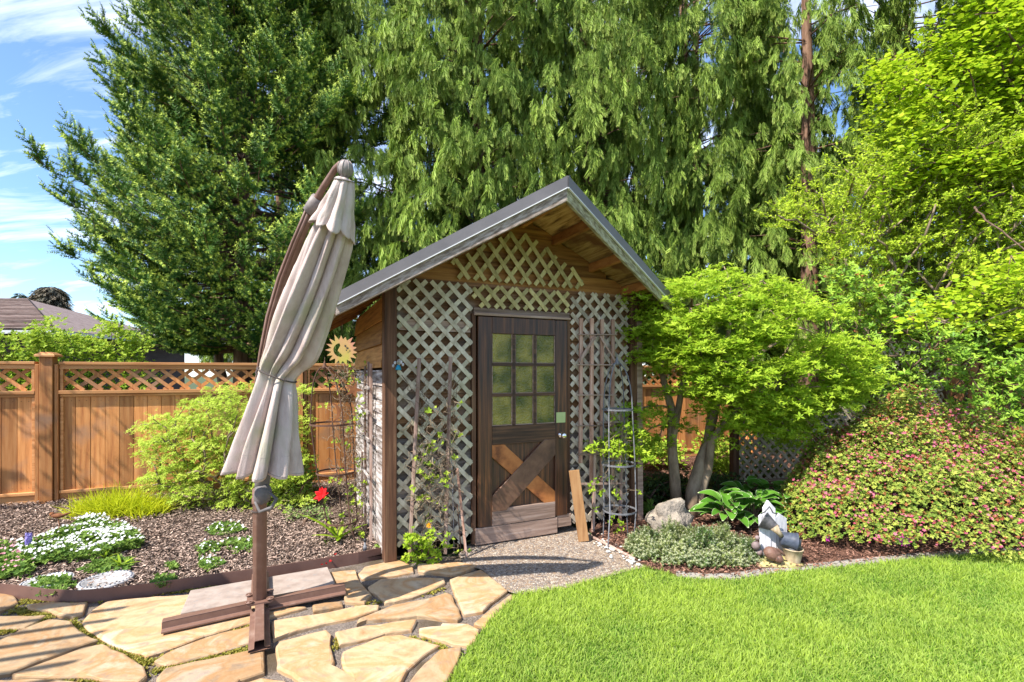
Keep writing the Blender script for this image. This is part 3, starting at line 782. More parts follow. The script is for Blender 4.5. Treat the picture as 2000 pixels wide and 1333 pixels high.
# flagstones
stones = [
 [(-25, 1150), (29, 1163), (36, 1176), (-25, 1204)],
 [(52, 1181), (94, 1176), (172, 1176), (162, 1197), (143, 1204), (114, 1200), (94, 1192), (55, 1189)],
 [(-25, 1203), (91, 1200), (75, 1212), (49, 1225), (-25, 1228)],
 [(-30, 1262), (42, 1228), (97, 1207), (140, 1212), (156, 1231), (192, 1249), (156, 1261), (81, 1287), (20, 1313), (-30, 1322)],
 [(22, 1316), (97, 1289), (162, 1264), (201, 1257), (253, 1283), (283, 1303), (288, 1320), (272, 1333), (201, 1329), (175, 1322), (81, 1322), (30, 1320)],
 [(-30, 1332), (80, 1328), (200, 1335), (262, 1345), (290, 1420), (-60, 1420)],
 [(208, 1174), (285, 1166), (370, 1160), (500, 1180), (560, 1185), (600, 1184), (512, 1208), (400, 1240), (340, 1263), (285, 1281), (227, 1261), (195, 1246), (169, 1228), (159, 1215), (182, 1189)],
 [(300, 1290), (322, 1275), (412, 1240), (488, 1222), (519, 1216), (521, 1247), (484, 1256), (412, 1277), (322, 1298)],
 [(307, 1320), (322, 1305), (409, 1286), (484, 1270), (517, 1266), (517, 1312), (470, 1327), (450, 1350), (300, 1352)],
 [(462, 1338), (510, 1324), (558, 1329), (580, 1365), (462, 1380)],
 [(538, 1262), (547, 1251), (637, 1230), (647, 1238), (645, 1260), (654, 1290), (649, 1298), (675, 1312), (697, 1327), (710, 1365), (620, 1365), (570, 1318), (540, 1303)],
 [(531, 1212), (620, 1198), (712, 1181), (742, 1181), (739, 1190), (694, 1204), (637, 1215), (562, 1237), (533, 1248)],
 [(610, 1182), (637, 1177), (669, 1175), (670, 1183), (612, 1194)],
 [(640, 1117), (694, 1112), (699, 1127), (716, 1151), (726, 1162), (712, 1178), (674, 1174), (671, 1152), (656, 1142)],
 [(699, 1119), (712, 1106), (776, 1091), (806, 1104), (808, 1116), (750, 1125), (707, 1129)],
 [(816, 1102), (900, 1098), (932, 1105), (896, 1119), (880, 1122), (817, 1116)],
 [(718, 1146), (742, 1132), (806, 1127), (868, 1130), (870, 1137), (853, 1147), (806, 1165), (752, 1177), (737, 1161), (722, 1155)],
 [(878, 1131), (898, 1124), (939, 1112), (967, 1132), (992, 1153), (960, 1176), (943, 1193), (906, 1199), (894, 1174), (883, 1147)],
 [(848, 1166), (874, 1158), (884, 1163), (902, 1205), (894, 1211), (814, 1202), (712, 1212), (696, 1218), (699, 1209), (769, 1181)],
 [(1000, 1160), (1003, 1168), (948, 1222), (925, 1218), (958, 1189)],
 [(654, 1234), (712, 1221), (815, 1208), (804, 1229), (752, 1235), (662, 1259)],
 [(818, 1226), (859, 1221), (864, 1215), (915, 1217), (937, 1228), (930, 1250), (915, 1259), (885, 1256), (819, 1237)],
 [(669, 1271), (750, 1240), (784, 1238), (860, 1259), (838, 1271), (797, 1305), (782, 1333), (770, 1365), (720, 1365), (669, 1301), (666, 1282)],
 [(861, 1268), (902, 1263), (896, 1290), (868, 1338), (855, 1370), (787, 1368), (800, 1330), (827, 1297)],
]
slabels = ["small flagstone at the left picture edge, touching the brown edging", "narrow pale flagstone just below the brown edging, left of the big slab",
 "thin wedge flagstone at the left picture edge, second row", "wide cream flagstone at the left, crossed by a bough shadow", "long flagstone with striped shadows in the lower left",
 "flagstone cut by the lower left corner of the picture", "largest cream flagstone, beneath the left arm of the parasol base", "long narrow flagstone left of the front foot of the parasol base",
 "big pale flagstone below the tip of the parasol base's front foot, left side", "small flagstone at the bottom picture edge below the parasol foot", "swirled orange and cream flagstone at the bottom, right of the parasol foot",
 "long pale flagstone right of the parasol post, below its right arm", "sliver of flagstone tucked behind the right arm of the parasol base", "triangular orange flagstone right of the concrete slab",
 "pale flagstone against the brown edging by the shed corner post", "flat flagstone touching the foot of the grey lattice", "rounded shaded flagstone between the shed lattice and the orange wedge",
 "square golden flagstone next to the gravel path", "wedge of orange flagstone pointing left, with a straight right edge", "slim flagstone along the lawn edge beside the gravel path",
 "pale bar-shaped flagstone above the swirled one", "white-streaked flagstone with a stepped edge by the lawn", "big rust-marked flagstone at the bottom between swirled stone and lawn", "last flagstone by the lawn at the bottom edge"]
def rough_poly(px, seed):
    P = [gp(*p) for p in px]; out = []
    n = len(P); rr = random.Random(seed)
    c = sum(P, Vector()) / n
    for i in range(n):
        a, b = P[i], P[(i + 1) % n]; pr = P[i - 1]
        L = (b - a).length
        # round the corner a little
        out.append(a.lerp(pr, min(.5, .012 / max((a - pr).length, .01)))); out.append(a.lerp(c, .006)); 
        k = max(1, int(L / .05))
        dn = Vector((-(b - a).y, (b - a).x, 0)).normalized()
        for j in range(1, k):
            q = a.lerp(b, j / k)
            out.append(q + dn * (mnoise.noise(q * 9) * .012 + mnoise.noise(q * 31) * .006) * min(1, L * 4))
    return out
for i, px in enumerate(stones):
    q = rough_poly(px, i); n = len(q)
    c = sum(q, Vector()) / n
    top = R.uniform(-.002, .006)
    mb = MB(); vs = []
    tl = Vector((R.uniform(-.004, .004), R.uniform(-.004, .004), 0))
    for p, z, s in [(None, -.034, 0.0), (None, top - .010, 0.0), (None, top - .003, .006), (None, top, .016)]:
        for v in q:
            dd = (c - v); L = dd.length
            v2 = v + dd / L * s
            vs.append((v2.x, v2.y, z + (v2 - c).dot(tl) + (mnoise.noise(v * 17 + Vector((0, 0, z * 40))) * .003 if z > -.03 else 0)))
    fs = []
    for r in range(3):
        for j in range(n):
            fs.append((r * n + j, r * n + (j + 1) % n, (r + 1) * n + (j + 1) % n, (r + 1) * n + j))
    fs.append(tuple(3 * n + j for j in range(n)))
    if ((q[1] - q[0]).cross(q[n // 3] - q[0])).z < 0: pass
    mb.add(vs, fs)
    o = mb.build("flagstone", 'stone')
    bm_fix = o.data; 
    import bmesh
    b2 = bmesh.new(); b2.from_mesh(bm_fix); bmesh.ops.recalc_face_normals(b2, faces=b2.faces); b2.to_mesh(bm_fix); b2.free()
    tag(o, slabels[i], "flagstone", "irregular sandstone flagstones of the patio")
# moss and thyme in the joints
fo = Fol()
for (p0, p1, nn, wd) in [((140, 1210), (285, 1295), 700, .03), ((30, 1185), (95, 1200), 350, .03), ((290, 1290), (500, 1215), 420, .02), ((300, 1305), (500, 1262), 420, .02), ((40, 1170), (215, 1166), 420, .03), ((0, 1232), (90, 1205), 250, .02), ((100, 1322), (280, 1335), 260, .02), ((700, 1180), (870, 1145), 160, .02), ((655, 1262), (660, 1240), 60, .01), ((800, 1240), (880, 1265), 120, .015), ((290, 1155), (420, 1145), 260, .02)]:
    a, b = gp(*p0), gp(*p1)
    t = rng.random(nn); n_ = nn
    L = np.stack([a.x + (b.x - a.x) * t + rng.normal(0, wd, n_), a.y + (b.y - a.y) * t + rng.normal(0, wd, n_), np.full(n_, -.022)], 1)
    fo.stamp(T_rosette(5, .8, .5, 4), L, frames(rdir(n_) * [1, 1, .1], np.array([0, 0, 1.])), rng.uniform(.008, .02, n_))
tag(fo.build("moss", 'moss', None, (0, 0, 0)), "orange-green moss filling the joints between flagstones", "moss", kind='stuff')

# concrete slab with scored front edge
Q = [gp(352, 1209, .0), gp(656, 1152, .0), gp(640, 1116, .0), gp(372, 1163, .0)]
mb = MB(); mb.slab([q - Vector((0, 0, .02)) for q in Q], (0, 0, .055), .5)
o = tag(mb.build("paving_slab", 'slab', None, bevel=.004), "long grey concrete slab lying behind the parasol post", "slab")
mb = MB()
for t in (.13, .27, .40, .56, .69, .83):
    p = Q[0].lerp(Q[1], t); dd = (Q[0] - Q[3]).normalized()
    mb.bar(p + dd * .0005 - Vector((0, 0, .0)), p + dd * .0005 + Vector((0, 0, .027)), .012, .004, up=dd, var=0)
mb.build("edge_groove", 'cord', o)

# ------------------------------------------------------------------ lattice strips
def clipline(p, d, poly):
    """parameters where p + t d enters / leaves a convex 2-D polygon (ccw)"""
    t0, t1 = -1e9, 1e9
    n = len(poly)
    for i in range(n):
        a, b = poly[i], poly[(i + 1) % n]
        ex, ey = b[0] - a[0], b[1] - a[1]
        den = -ey * d[0] + ex * d[1]
        num = -ey * (p[0] - a[0]) + ex * (p[1] - a[1])
        if abs(den) < 1e-9:
            if num < 0: return None
            continue
        t = -num / den
        if den > 0: t0 = max(t0, t)
        else: t1 = min(t1, t)
    return (t0, t1) if t1 - t0 > 0.02 else None
def lattice(mb, P, poly, pitch, wd, th, ang=45, ph=0.0, off=0.0):
    """P(s, n, z): plane map with n the distance in front; two crossing layers of strips"""
    a = math.radians(ang)
    for lay, sg in ((0, 1), (1, -1)):
        d = (math.cos(a), sg * math.sin(a)); nv = (-d[1], d[0])
        vals = [q[0] * nv[0] + q[1] * nv[1] for q in poly]
        k0, k1 = int(math.floor(min(vals) / pitch)), int(math.ceil(max(vals) / pitch))
        for k in range(k0, k1 + 1):
            c = (k + ph) * pitch
            r = clipline((nv[0] * c, nv[1] * c), d, poly)
            if not r: continue
            e = R.uniform(-.004, .004)
            A = (nv[0] * c + d[0] * r[0], nv[1] * c + d[1] * r[0]); B = (nv[0] * c + d[0] * r[1], nv[1] * c + d[1] * r[1])
            nn = off + lay * th
            up = (P(0, 1, 0) - P(0, 0, 0))
            mb.bar(P(A[0], nn, A[1]), P(B[0], nn + e * .3, B[1]), wd, th * .94, up=up)

# ------------------------------------------------------------------ cedar fence on the left and behind the shed
fence = thing("wooden_fence", FP(0), "orange cedar fence with lattice top running behind the beds and the shed", "fence")
posts = [-2.15, .42, 2.99, 5.56, 8.13, 10.7]
yaw = math.radians(20.1)
for t in posts:
    mb = MB()
    mb.box(FP(t, .86), .125, .125, 1.78, yaw)
    for sx in (-1, 1):
        mb.box(FP(t + sx * .085, .83, -.0), .038, .09, 1.66, yaw)
    p = mb.build("post", 'fence', fence, bevel=.004)
    mb = MB()
    c = FP(t, 1.75)
    q = Matrix.Rotation(yaw, 3, 'Z')
    vs = [c + q @ Vector((x * .095, y * .095, 0)) for x, y in ((-1, -1), (1, -1), (1, 1), (-1, 1))] + [c + q @ Vector((x * .095, y * .095, .022)) for x, y in ((-1, -1), (1, -1), (1, 1), (-1, 1))] + [c + q @ Vector((x * .05, y * .05, .055)) for x, y in ((-1, -1), (1, -1), (1, 1), (-1, 1))]
    mb.add(vs, [(3, 2, 1, 0)] + [(i, (i + 1) % 4, 4 + (i + 1) % 4, 4 + i) for i in range(4)] + [(4 + i, 4 + (i + 1) % 4, 8 + (i + 1) % 4, 8 + i) for i in range(4)] + [(8, 9, 10, 11)])
    mb.build("post_cap", 'fence_h', p)
for i in range(len(posts) - 1):
    a, b = posts[i] + .105, posts[i + 1] - .105
    mb = MB(); t = a
    while t < b - .01:
        wv = min(.137, b - t)
        mb.box(FP(t + wv / 2, .70, .012 + R.uniform(-.0015, .0015)), wv / FD.x - .004, .018, 1.24, yaw)
        t += wv
    mb.build("board_panel", 'fence', fence, bevel=.002)
    mb = MB(); t = a
    while t < b - .05:
        for zz_, tt_ in ((1.22, .035), (1.22, .10), (.20, .035), (.20, .10)):
            mb.tube([FP(t + tt_, zz_, -.001), FP(t + tt_, zz_, -.0035)], .0035, 5)
        t += .137
    tag(mb.build('nail', 'rust', fence), kind='stuff')
    mb = MB()
    mb.bar(FP(a, 1.675, 0), FP(b, 1.675, 0), .09, .034)      # cap rail
    mb.bar(FP(a, 1.63, -.012), FP(b, 1.63, -.012), .03, .055)
    mb.bar(FP(a, 1.325, -.012), FP(b, 1.325, -.012), .07, .042)
    mb.bar(FP(a, 1.285, -.008), FP(b, 1.285, -.008), .022, .03)
    mb.bar(FP(a, .13, -.012), FP(b, .13, -.012), .045, .035)
    mb.bar(FP(a, .055, .0), FP(b, .055, .0), .03, .11)
    for e in (a + .02, b - .02):
        mb.box(FP(e, 1.48, -.006), .03, .04, .27, yaw)
        mb.box(FP(e, .70, -.006), .03, .03, 1.13, yaw)
    mb.build("rail", 'fence_h', fence, bevel=.003)
    mb = MB()
    lattice(mb, lambda s, n, z: FP(s * FD.x, z, -n), [(a / FD.x + .02, 1.345), (b / FD.x - .02, 1.345), (b / FD.x - .02, 1.605), (a / FD.x + .02, 1.605)], .118, .042, .012, 40, off=-.02)
    mb.build("lattice", 'fence', fence)

# ------------------------------------------------------------------ the shed
LW, DP = 2.58, 1.92        # wall width, depth
ZA, ZL, ZR = 3.08, 2.11, 2.30
RS = 1.277
SLl = (ZA - ZL) / (RS + .41); SLr = (ZA - ZR) / (2.80 - RS)
def roofz(s):
    return ZA - (RS - s) * SLl if s < RS else ZA - (s - RS) * SLr
shed = thing("garden_shed", W(LW / 2, -DP / 2, 0), "small weathered wooden garden shed with grey lattice, metal edged gable roof and a brown door", "shed")
def WQ(s, o, z): return W(s, o, z)
# front wall: lap boards with a door opening
D0, D1, DZ = .80, 1.762, 2.09
def lap(name, f, s0, s1, z0, z1, h, mat, topf=None, hole=None, tilt=.010, th=.02, bevel=0):
    mb = MB(); z = z0
    while z < z1 - .01:
        zt = min(z + h, z1)
        segs = [(s0, s1)]
        if hole and z < hole[2]:
            segs = [(s0, hole[0]), (hole[1], s1)]
            if zt > hole[2]: zt = hole[2]
        for a, b in segs:
            pts = [(a, z), (b, z)]
            if topf:
                ca, cb_ = topf(a), topf(b)
                top = [(b, min(zt, cb_)), (a, min(zt, ca))]
                if min(z, z) > max(ca, cb_) and not (a < RS < b): continue
                # clip the board under the gable
                K = 24; up = []; ok = False
                ss = [a + (b - a) * i / K for i in range(K + 1)]
                g = [s for s in ss if topf(s) > z + .002]
                if len(g) < 2: continue
                lo_, hi_ = g[0], g[-1]
                pts = [(lo_, z), (hi_, z)] + [(s, min(zt, topf(s))) for s in reversed(g)]
            else:
                pts = [(a, z), (b, z), (b, zt), (a, zt)]
            base = [f(s, tilt * (1 - (q - z) / h) + R.uniform(0, .002), q) for s, q in pts]
            n_ = (f(0, 1, 0) - f(0, 0, 0))
            mb.slab([p - n_ * th for p in base], n_ * th)
        z = zt
    return mb.build(name, mat, shed, bevel=bevel)
under = lambda s: roofz(s) - .02
lap("front_wall", WQ, 0.03, D0, .12, 1.0, .125, 'siding_low')
lap("front_wall", WQ, D1, LW - .03, .12, 1.0, .125, 'siding_low')
lap("front_siding", WQ, 0.03, LW - .03, 1.0, 2.37, .125, 'siding', hole=(D0, D1, DZ))
lap("gable_boards", WQ, 0.03, LW - .03, 2.37, 3.08, .15, 'gable', topf=under, tilt=.006)
# left side wall (outward is -u), three orange planks over peeling white siding
lf = lambda s, o, z: P0 + V * s - U * o + Vector((0, 0, z))
lap("side_planks", lf, .02, DP, 1.60, 2.20, .2, 'siding_orange', tilt=.026)
lap("side_siding", lf, .02, DP, .03, 1.58, .118, 'white_siding', tilt=.012)
rf_ = lambda s, o, z: P0 + U * LW + V * (DP - s) + U * o + Vector((0, 0, z))
lap("side_siding", rf_, .02, DP, .03, 2.28, .118, 'siding_low', tilt=.012)
bf_ = lambda s, o, z: P0 + V * DP + U * (LW - s) + V * o + Vector((0, 0, z))
lap("back_wall", bf_, .02, LW - .02, .03, 2.2, .15, 'siding')
mb = MB(); mb.slab([W(s, -DP, roofz(s) - .17) for s in (0.02, RS, LW - .02)] + [W(LW - .02, -DP, 2.15), W(.02, -DP, 2.15)], -V * .02); mb.build("back_gable", 'siding', shed)
for (s, o, ht, wd) in [(.035, .045, 2.33, .105), (LW - .03, .03, 2.36, .09), (.04, -DP + .03, 2.15, .09), (LW - .05, -DP + .03, 2.2, .09)]:
    mb = MB(); mb.bar(W(s, o, 0), W(s, o, ht), wd, wd, up=V); mb.build("corner_post", 'post', shed, bevel=.006)
mb = MB(); mb.bar(W(LW + .045, .06, 0), W(LW + .03, .06, 2.1), .07, .035, up=V); mb.build("post_facing", 'sill', shed, bevel=.003)
# trim round the door, sill, threshold
mb = MB()
mb.bar(W(D0 - .02, .03, .02), W(D0 - .02, .03, DZ), .04, .035, up=V)
mb.bar(W(D1 + .0, .03, .10), W(D1 + .0, .03, DZ), .035, .035, up=V)
mb.build("door_jamb", 'post', shed, bevel=.002)
mb = MB(); mb.bar(W(D0 - .02, .04, DZ - .005), W(D1 + .02, .04, DZ - .005), .045, .022); mb.bar(W(D0 - .02, .025, DZ + .03), W(D1 + .02, .025, DZ + .03), .03, .05); mb.build("door_header", 'sill', shed, bevel=.002)
mb = MB(); mb.bar(W(D0 - .01, .045, .085), W(D1 - .13, .045, .085), .03, .15, up=(0, 0, 1)); mb.build("threshold", 'sill', shed, bevel=.003)
mb = MB(); mb.bar(W(D1 - .126, .040, .12), W(D1 + .03, .040, .12), .03, .12, up=(0, 0, 1)); mb.build("threshold_end", 'sill', shed, bevel=.003)
# lattice panels
def lat(name, poly, mat, off, pitch=.106, wd=.037, ang=45, ph=0.0, extra=None):
    mb = MB(); lattice(mb, lambda s, n, z: W(s, n, z), poly, pitch, wd, .008, ang, ph, off)
    return mb.build(name, mat, shed)
lat("lattice_panel", [(.10, .05), (D0 - .045, .05), (D0 - .045, 2.345), (.10, 2.345)], 'lattice', .045, ang=46)
lat("lattice_panel", [(D0 - .03, DZ + .06), (D1 + .0, DZ + .06), (D1 + .0, 2.345), (D0 - .03, 2.345)], 'lattice_gold', .047, ang=46, ph=.4)
lat("lattice_panel", [(D1 + .03, .08), (LW - .10, .08), (LW - .10, 2.355), (D1 + .03, 2.355)], 'lattice_white', .045, ang=46, ph=.2)
lat("gable_lattice", [(.58, 2.392), (1.93, 2.392), (1.92, 2.52), (1.34, 2.86), (1.14, 2.86), (.58, 2.54)], 'lattice_gold', .040, pitch=.120, ang=52, ph=.1)
# weathered board behind lattice
mb = MB(); mb.bar(W(.12, .030, 1.965), W(D0 - .05, .030, 1.965), .01, .095); mb.build("patch_board", 'sill', shed)
# roof: prow-shaped gable
ob = -DP - .35
def RPt(s, o, dz=0.0): return W(s, o, roofz(s) + dz)
for nm, se, oe in (("roof_panel", -.41, .36), ("roof_panel", 2.80, .36)):
    A, B, C_, D_ = RPt(RS, .84), RPt(se, oe), RPt(se, ob), RPt(RS, ob)
    mb = MB(); mb.slab([p + Vector((0, 0, .004)) for p in (A, B, C_, D_)], (0, 0, .022), .5)
    n = 22
    rp = mb.build(nm, 'roofmetal', shed)
    mb = MB()
    for i in range(1, n):
        t = i / n
        # standing ribs from ridge to eave
        oo = .36 + (ob - .36) * t
        mb.bar(RPt(RS + (.02 if se > RS else -.02), oo, .03), RPt(se, oo, .03), .02, .012)
    mb.build("roof_rib", 'roofmetal', rp)
    # plywood underside with seams between sheets
    mb = MB()
    k = 4
    for i in range(k):
        a, b = i / k + .002, (i + 1) / k - .002
        f = lambda t, o: RPt(RS + (se - RS) * t, o, -.018)
        mb.slab([f(a, .80 - (.80 - .33) * a), f(b, .80 - (.80 - .33) * b), f(b, ob + .02), f(a, ob + .02)], (0, 0, .018))
    mb.build("soffit", 'ply', shed)
# bargeboards
sgn = 1
for se, mat in ((-.41, 'fascia'), (2.80, 'fascia_moss')):
    a, b = W(RS, .83, ZA), W(se, .35, roofz(se))
    dn = Vector((0, 0, -1))
    dd = (b - a).normalized(); nn = dd.cross(Vector((0, 0, 1))).normalized()
    if nn.dot(V) > 0: nn = -nn
    mb = MB(); mb.slab([a + dn * .165, b + dn * .135, b + dn * .01, a + dn * .01], nn * -.03); mb.build("bargeboard", mat, shed, bevel=.003)
    mb = MB(); mb.slab([a + dn * .062 + nn * .004, b + dn * .058 + nn * .004, b + Vector((0, 0, .030)) + nn * .004, a + Vector((0, 0, .030)) + nn * .004], nn * .012, .5); tr = mb.build("metal_trim", 'trim', shed)
    mb = MB(); mb.slab([a + dn * .070 + nn * .003, b + dn * .065 + nn * .003, b + dn * .0585 + nn * .003, a + dn * .0625 + nn * .003], nn * .018, .5); mb.build("trim_lip", 'trim_lip', tr)
# lookouts and rafters
for s in (1.62, 2.05, 2.45, .85, .45, .05):
    ob_ = .80 - abs(s - RS) / (1.6) * .47
    mb = MB(); mb.bar(W(s, .0, roofz(s) - .065), W(s, ob_, roofz(s) - .065), .045, .085); mb.build("lookout", 'rafter', shed, bevel=.003)
for o in np.linspace(-.05, ob + .1, 6):
    mb = MB(); mb.bar(W(-.38, o, roofz(-.38) - .065), W(.02, o, roofz(.02) - .065), .04, .085); mb.build("rafter_tail", 'rafter', shed)
    mb = MB(); mb.bar(W(2.76, o, roofz(2.76) - .065), W(2.52, o, roofz(2.52) - .065), .04, .085); mb.build("rafter_tail", 'rafter', shed)
for se, z in ((-.405, ZL), (2.795, ZR)):
    mb = MB(); mb.bar(W(se, .33, z - .065), W(se, ob, z - .065), .025, .11); mb.build("eave_board", 'fascia' if se < 0 else 'post', shed, bevel=.003)
mb = MB(); mb.bar(W(RS, .80, ZA - .09), W(RS, ob, ZA - .09), .04, .12); mb.build("ridge_board", 'rafter', shed)
# corrugated closure under the left eave
mb = MB()
for i in range(34):
    o = .34 + (ob - .34) * i / 34
    mb.tube([W(-.43, o, ZL - .005), W(-.415, o, ZL - .09)], .012, 5)
mb.build("corrugation", 'sill', shed)

# the door
e0, e1, z0, z1 = D0 + .015, D1 - .02, .165, 2.065
om = .045     # front face
def dbar(mb, sa, za, sb, zb, wd, th=.035, o=None, up=None, var=None):
    mb.bar(W(sa, om if o is None else o, za), W(sb, om if o is None else o, zb), wd, th, up=V, var=var)
mb = MB()
sw = .135
dbar(mb, e0 + sw / 2, z0, e0 + sw / 2, z1, sw)
dbar(mb, e1 - sw / 2, z0 + .01, e1 - sw / 2, z1, sw)
door = mb.build("door", 'door', shed, bevel=.004)
def dpart(name, mat, fn, bevel=.003):
    mb = MB(); fn(mb); return mb.build(name, mat, door, bevel=bevel)
i0, i1 = e0 + sw, e1 - sw
dpart("top_rail", 'door', lambda mb: dbar(mb, i0, z1 - .075, i1, z1 - .075, .15))
dpart("middle_rail", 'door_h', lambda mb: dbar(mb, i0, .985, i1, .985, .17))
dpart("bottom_rail", 'sill', lambda mb: dbar(mb, i0, z0 + .075, i1, z0 + .075, .15))
dpart("lower_panel", 'door', lambda mb: dbar(mb, (i0 + i1) / 2, z0 + .15, (i0 + i1) / 2, .90, i1 - i0, .012, o=.030))
bz0, bz1 = z0 + .15, .90
dpart("brace", 'brace2', lambda mb: mb.slab([W(i0, .040, bz1), W(i0 + .12, .040, bz1), W(i1, .040, bz0 + .10), W(i1, .040, bz0), W(i1 - .12, .040, bz0), W(i0, .040, bz1 - .11)], -V * .018))
dpart("brace", 'brace', lambda mb: mb.slab([W(i0 - .0, .046, bz0 - .02), W(i0 + .14, .046, bz0 - .02), W(i1, .046, bz1 - .13), W(i1, .046, bz1 + .02), W(i1 - .12, .046, bz1 + .02), W(i0, .046, bz0 + .12)], -V * .022))
g0, g1 = 1.072, z1 - .152
cols_, rows = 3, 3
pw, phh = (i1 - i0) / 3, (g1 - g0) / 3
mb = MB()
for i in (1, 2):
    dbar(mb, i0 + pw * i, g0, i0 + pw * i, g1, .028, .026, o=.050)
for j in (1, 2):
    dbar(mb, i0, g0 + phh * j, i1, g0 + phh * j, .026, .024, o=.049)
mb.build("muntins", 'door_h', door, bevel=.002)
mb = MB()
for i in range(3):
    for j in range(3):
        a0, a1, c0, c1 = i0 + pw * i + (.014 if i else .0), i0 + pw * (i + 1) - (.014 if i < 2 else 0), g0 + phh * j + (.013 if j else 0), g0 + phh * (j + 1) - (.013 if j < 2 else 0)
        for (x0_, y0_, x1_, y1_) in ((a0, c0 + .004, a1, c0 + .004), (a0 + .004, c0, a0 + .004, c1), (a1 - .004, c0, a1 - .004, c1)):
            dbar(mb, x0_, y0_, x1_, y1_, .007, .01, o=.050)
mb.build("glazing_bead", 'sill', door)
for i in range(3):
    for j in range(3):
        mb = MB()
        mb.add([W(i0 + pw * i, .046, g0 + phh * j), W(i0 + pw * (i + 1), .046, g0 + phh * j), W(i0 + pw * (i + 1), .046, g0 + phh * (j + 1)), W(i0 + pw * i, .046, g0 + phh * (j + 1))], [(0, 1, 2, 3)], .5)
        mb.build("window_pane", 'obscure', door)
mb = MB()
ks, kz = e1 - sw / 2 - .005, .955
mb.lathe([(.001, 0), (.032, 0), (.033, .008), (.014, .012), (.012, .035), (.024, .042), (.029, .055), (.026, .070), (.014, .077), (.001, .078)], W(ks, .063, kz), 18, axis=-V)
mb.build("door_knob", 'knob', door)
mb = MB()
mb.add([W(e1 - .125, .0645, 1.075), W(e1 - .025, .0645, 1.075), W(e1 - .025, .067, 1.175), W(e1 - .125, .0645, 1.175)], [(0, 1, 2, 3), (3, 2, 1, 0)], .5)
tag(mb.build("paper_note", 'note'), "square pale green note stuck on the shed door above the knob", "note")

# ------------------------------------------------------------------ folded parasol
PB = Vector((-1.65, 3.15, 0))
par = thing("cantilever_parasol", PB, "folded beige cantilever parasol on a brown cross base, leaning over the flagstones", "parasol")
for (dx_, dy_, L_) in ((-.86, -.51, .52), (.89, .46, .53), (.46, -.89, .54), (-.46, .89, .5)):
    dr = Vector((dx_, dy_, 0)).normalized(); sd = Vector((-dr.y, dr.x, 0))
    a, b = PB + dr * .05, PB + dr * L_
    mb = MB()
    zb = .012 if not (dx_ < 0 and dy_ > 0) else .05
    prof = [(-.055, 0), (-.055, .012), (-.026, .016), (-.024, .056), (.024, .056), (.026, .016), (.055, .012), (.055, 0)]
    vs = [e + sd * x + Vector((0, 0, zb + z)) for e in (a, b) for x, z in prof]
    n = len(prof)
    mb.add(vs, [(i, (i + 1) % n, n + (i + 1) % n, n + i) for i in range(n)] + [tuple(range(n))], .5)
    # open channel end: dark inside lip
    mb.bar(b - dr * .002 + Vector((0, 0, zb + .058)), a + Vector((0, 0, zb + .058)), .05, .004, var=.3)
    mb.build("base_beam", 'brown_metal', par, bevel=.002)
mb = MB()
mb.box(PB + Vector((0, 0, .075)), .15, .15, .012, .48)
for k in range(4):
    a = .48 + math.pi / 4 + k * math.pi / 2
    c = PB + Vector((math.cos(a), math.sin(a), 0)) * .085
    mb.tube([c + Vector((0, 0, .07)), c + Vector((0, 0, .095))], .014, 6)
    mb.ring(c + Vector((0, 0, .092)), .02, .005, 10, 4)
mb.build("base_plate", 'brown_metal', par)
mb = MB()
mb.lathe([(.044, .07), (.044, .70), (.050, .705), (.050, .74), (.046, .745), (.046, .80)], PB, 8)
mb.bar(PB + Vector((-.05, .0, .08)), PB + Vector((-.05, 0, .19)), .012, .03)
mb.bar(PB + Vector((.05, .0, .08)), PB + Vector((.05, 0, .19)), .012, .03)
mb.build("post", 'brown_metal', par, bevel=.002)
mb = MB()
mb.ring(PB + Vector((0, 0, .655)), .047, .005, 16, 5)
mb.build("clamp", 'cord', par)
mb = MB()
pp = [at(511, 968, 3.15), at(513, 930, 3.13), at(512, 890, 3.1)]
mb.tube(pp, [.040, .048, .045], 10, .5)
mb.tube([at(527, 962, 3.08), at(540, 975, 3.06), at(530, 992, 3.06), at(507, 1000, 3.06), at(498, 980, 3.06)], [.008, .011, .012, .011, .007], 9, .2)
mb.blob(at(513, 965, 3.12), (.055, .05, .07), .2, seed=3, var=.6)
mb.build("tilt_joint", 'greycloth', par)
# mast
mp_ = [(513, 950, 3.15), (503, 850, 3.17), (507, 760, 3.14), (517, 690, 3.08), (531, 620, 3.01), (553, 545, 2.93), (580, 475, 2.84), (606, 415, 2.75), (632, 366, 2.66), (655, 330, 2.585), (664, 321, 2.56), (672, 325, 2.54)]
mpts = [at(*p) for p in mp_]
mb = MB()
mb.tube(mpts, [.03, .034, .036, .037, .038, .038, .035, .028, .019, .017, .016, .014], 8, .5)
mb.tube([p + Vector((.012, -.035, 0)) for p in mpts[2:8]], [.012] * 6, 6, .2)
mb.tube([p + Vector((-.008, -.037, 0)) for p in mpts[2:8]], [.008] * 6, 6, .8)
mb.build("mast", 'brown_metal', par)
mb = MB(); 
q0, q1 = at(606, 414, 2.74), at(622, 388, 2.70)
mb.tube([q0, q1], [.042, .04], 8); mb.build("slider", 'plastic', par)
mb = MB()
fc = at(674, 334, 2.54)
ax = (at(674, 320, 2.54) - at(671, 352, 2.56)).normalized()
mb.lathe([(.001, .055), (.018, .052), (.034, .036), (.041, .012), (.036, -.012), (.022, -.028), (.018, -.035), (.02, -.055)][::-1], fc, 20, axis=ax)
for k in range(8):
    a = 2 * math.pi * k / 8
    ex = ax.cross(Vector((0, 1, 0))).normalized(); ey = ax.cross(ex)
    mb.tube([fc + (ex * math.cos(a) + ey * math.sin(a)) * r + ax * z for r, z in ((.018, .052), (.035, .036), (.042, .012), (.037, -.012), (.023, -.028))], .003, 4, .9)
mb.build("finial", 'plastic', par)
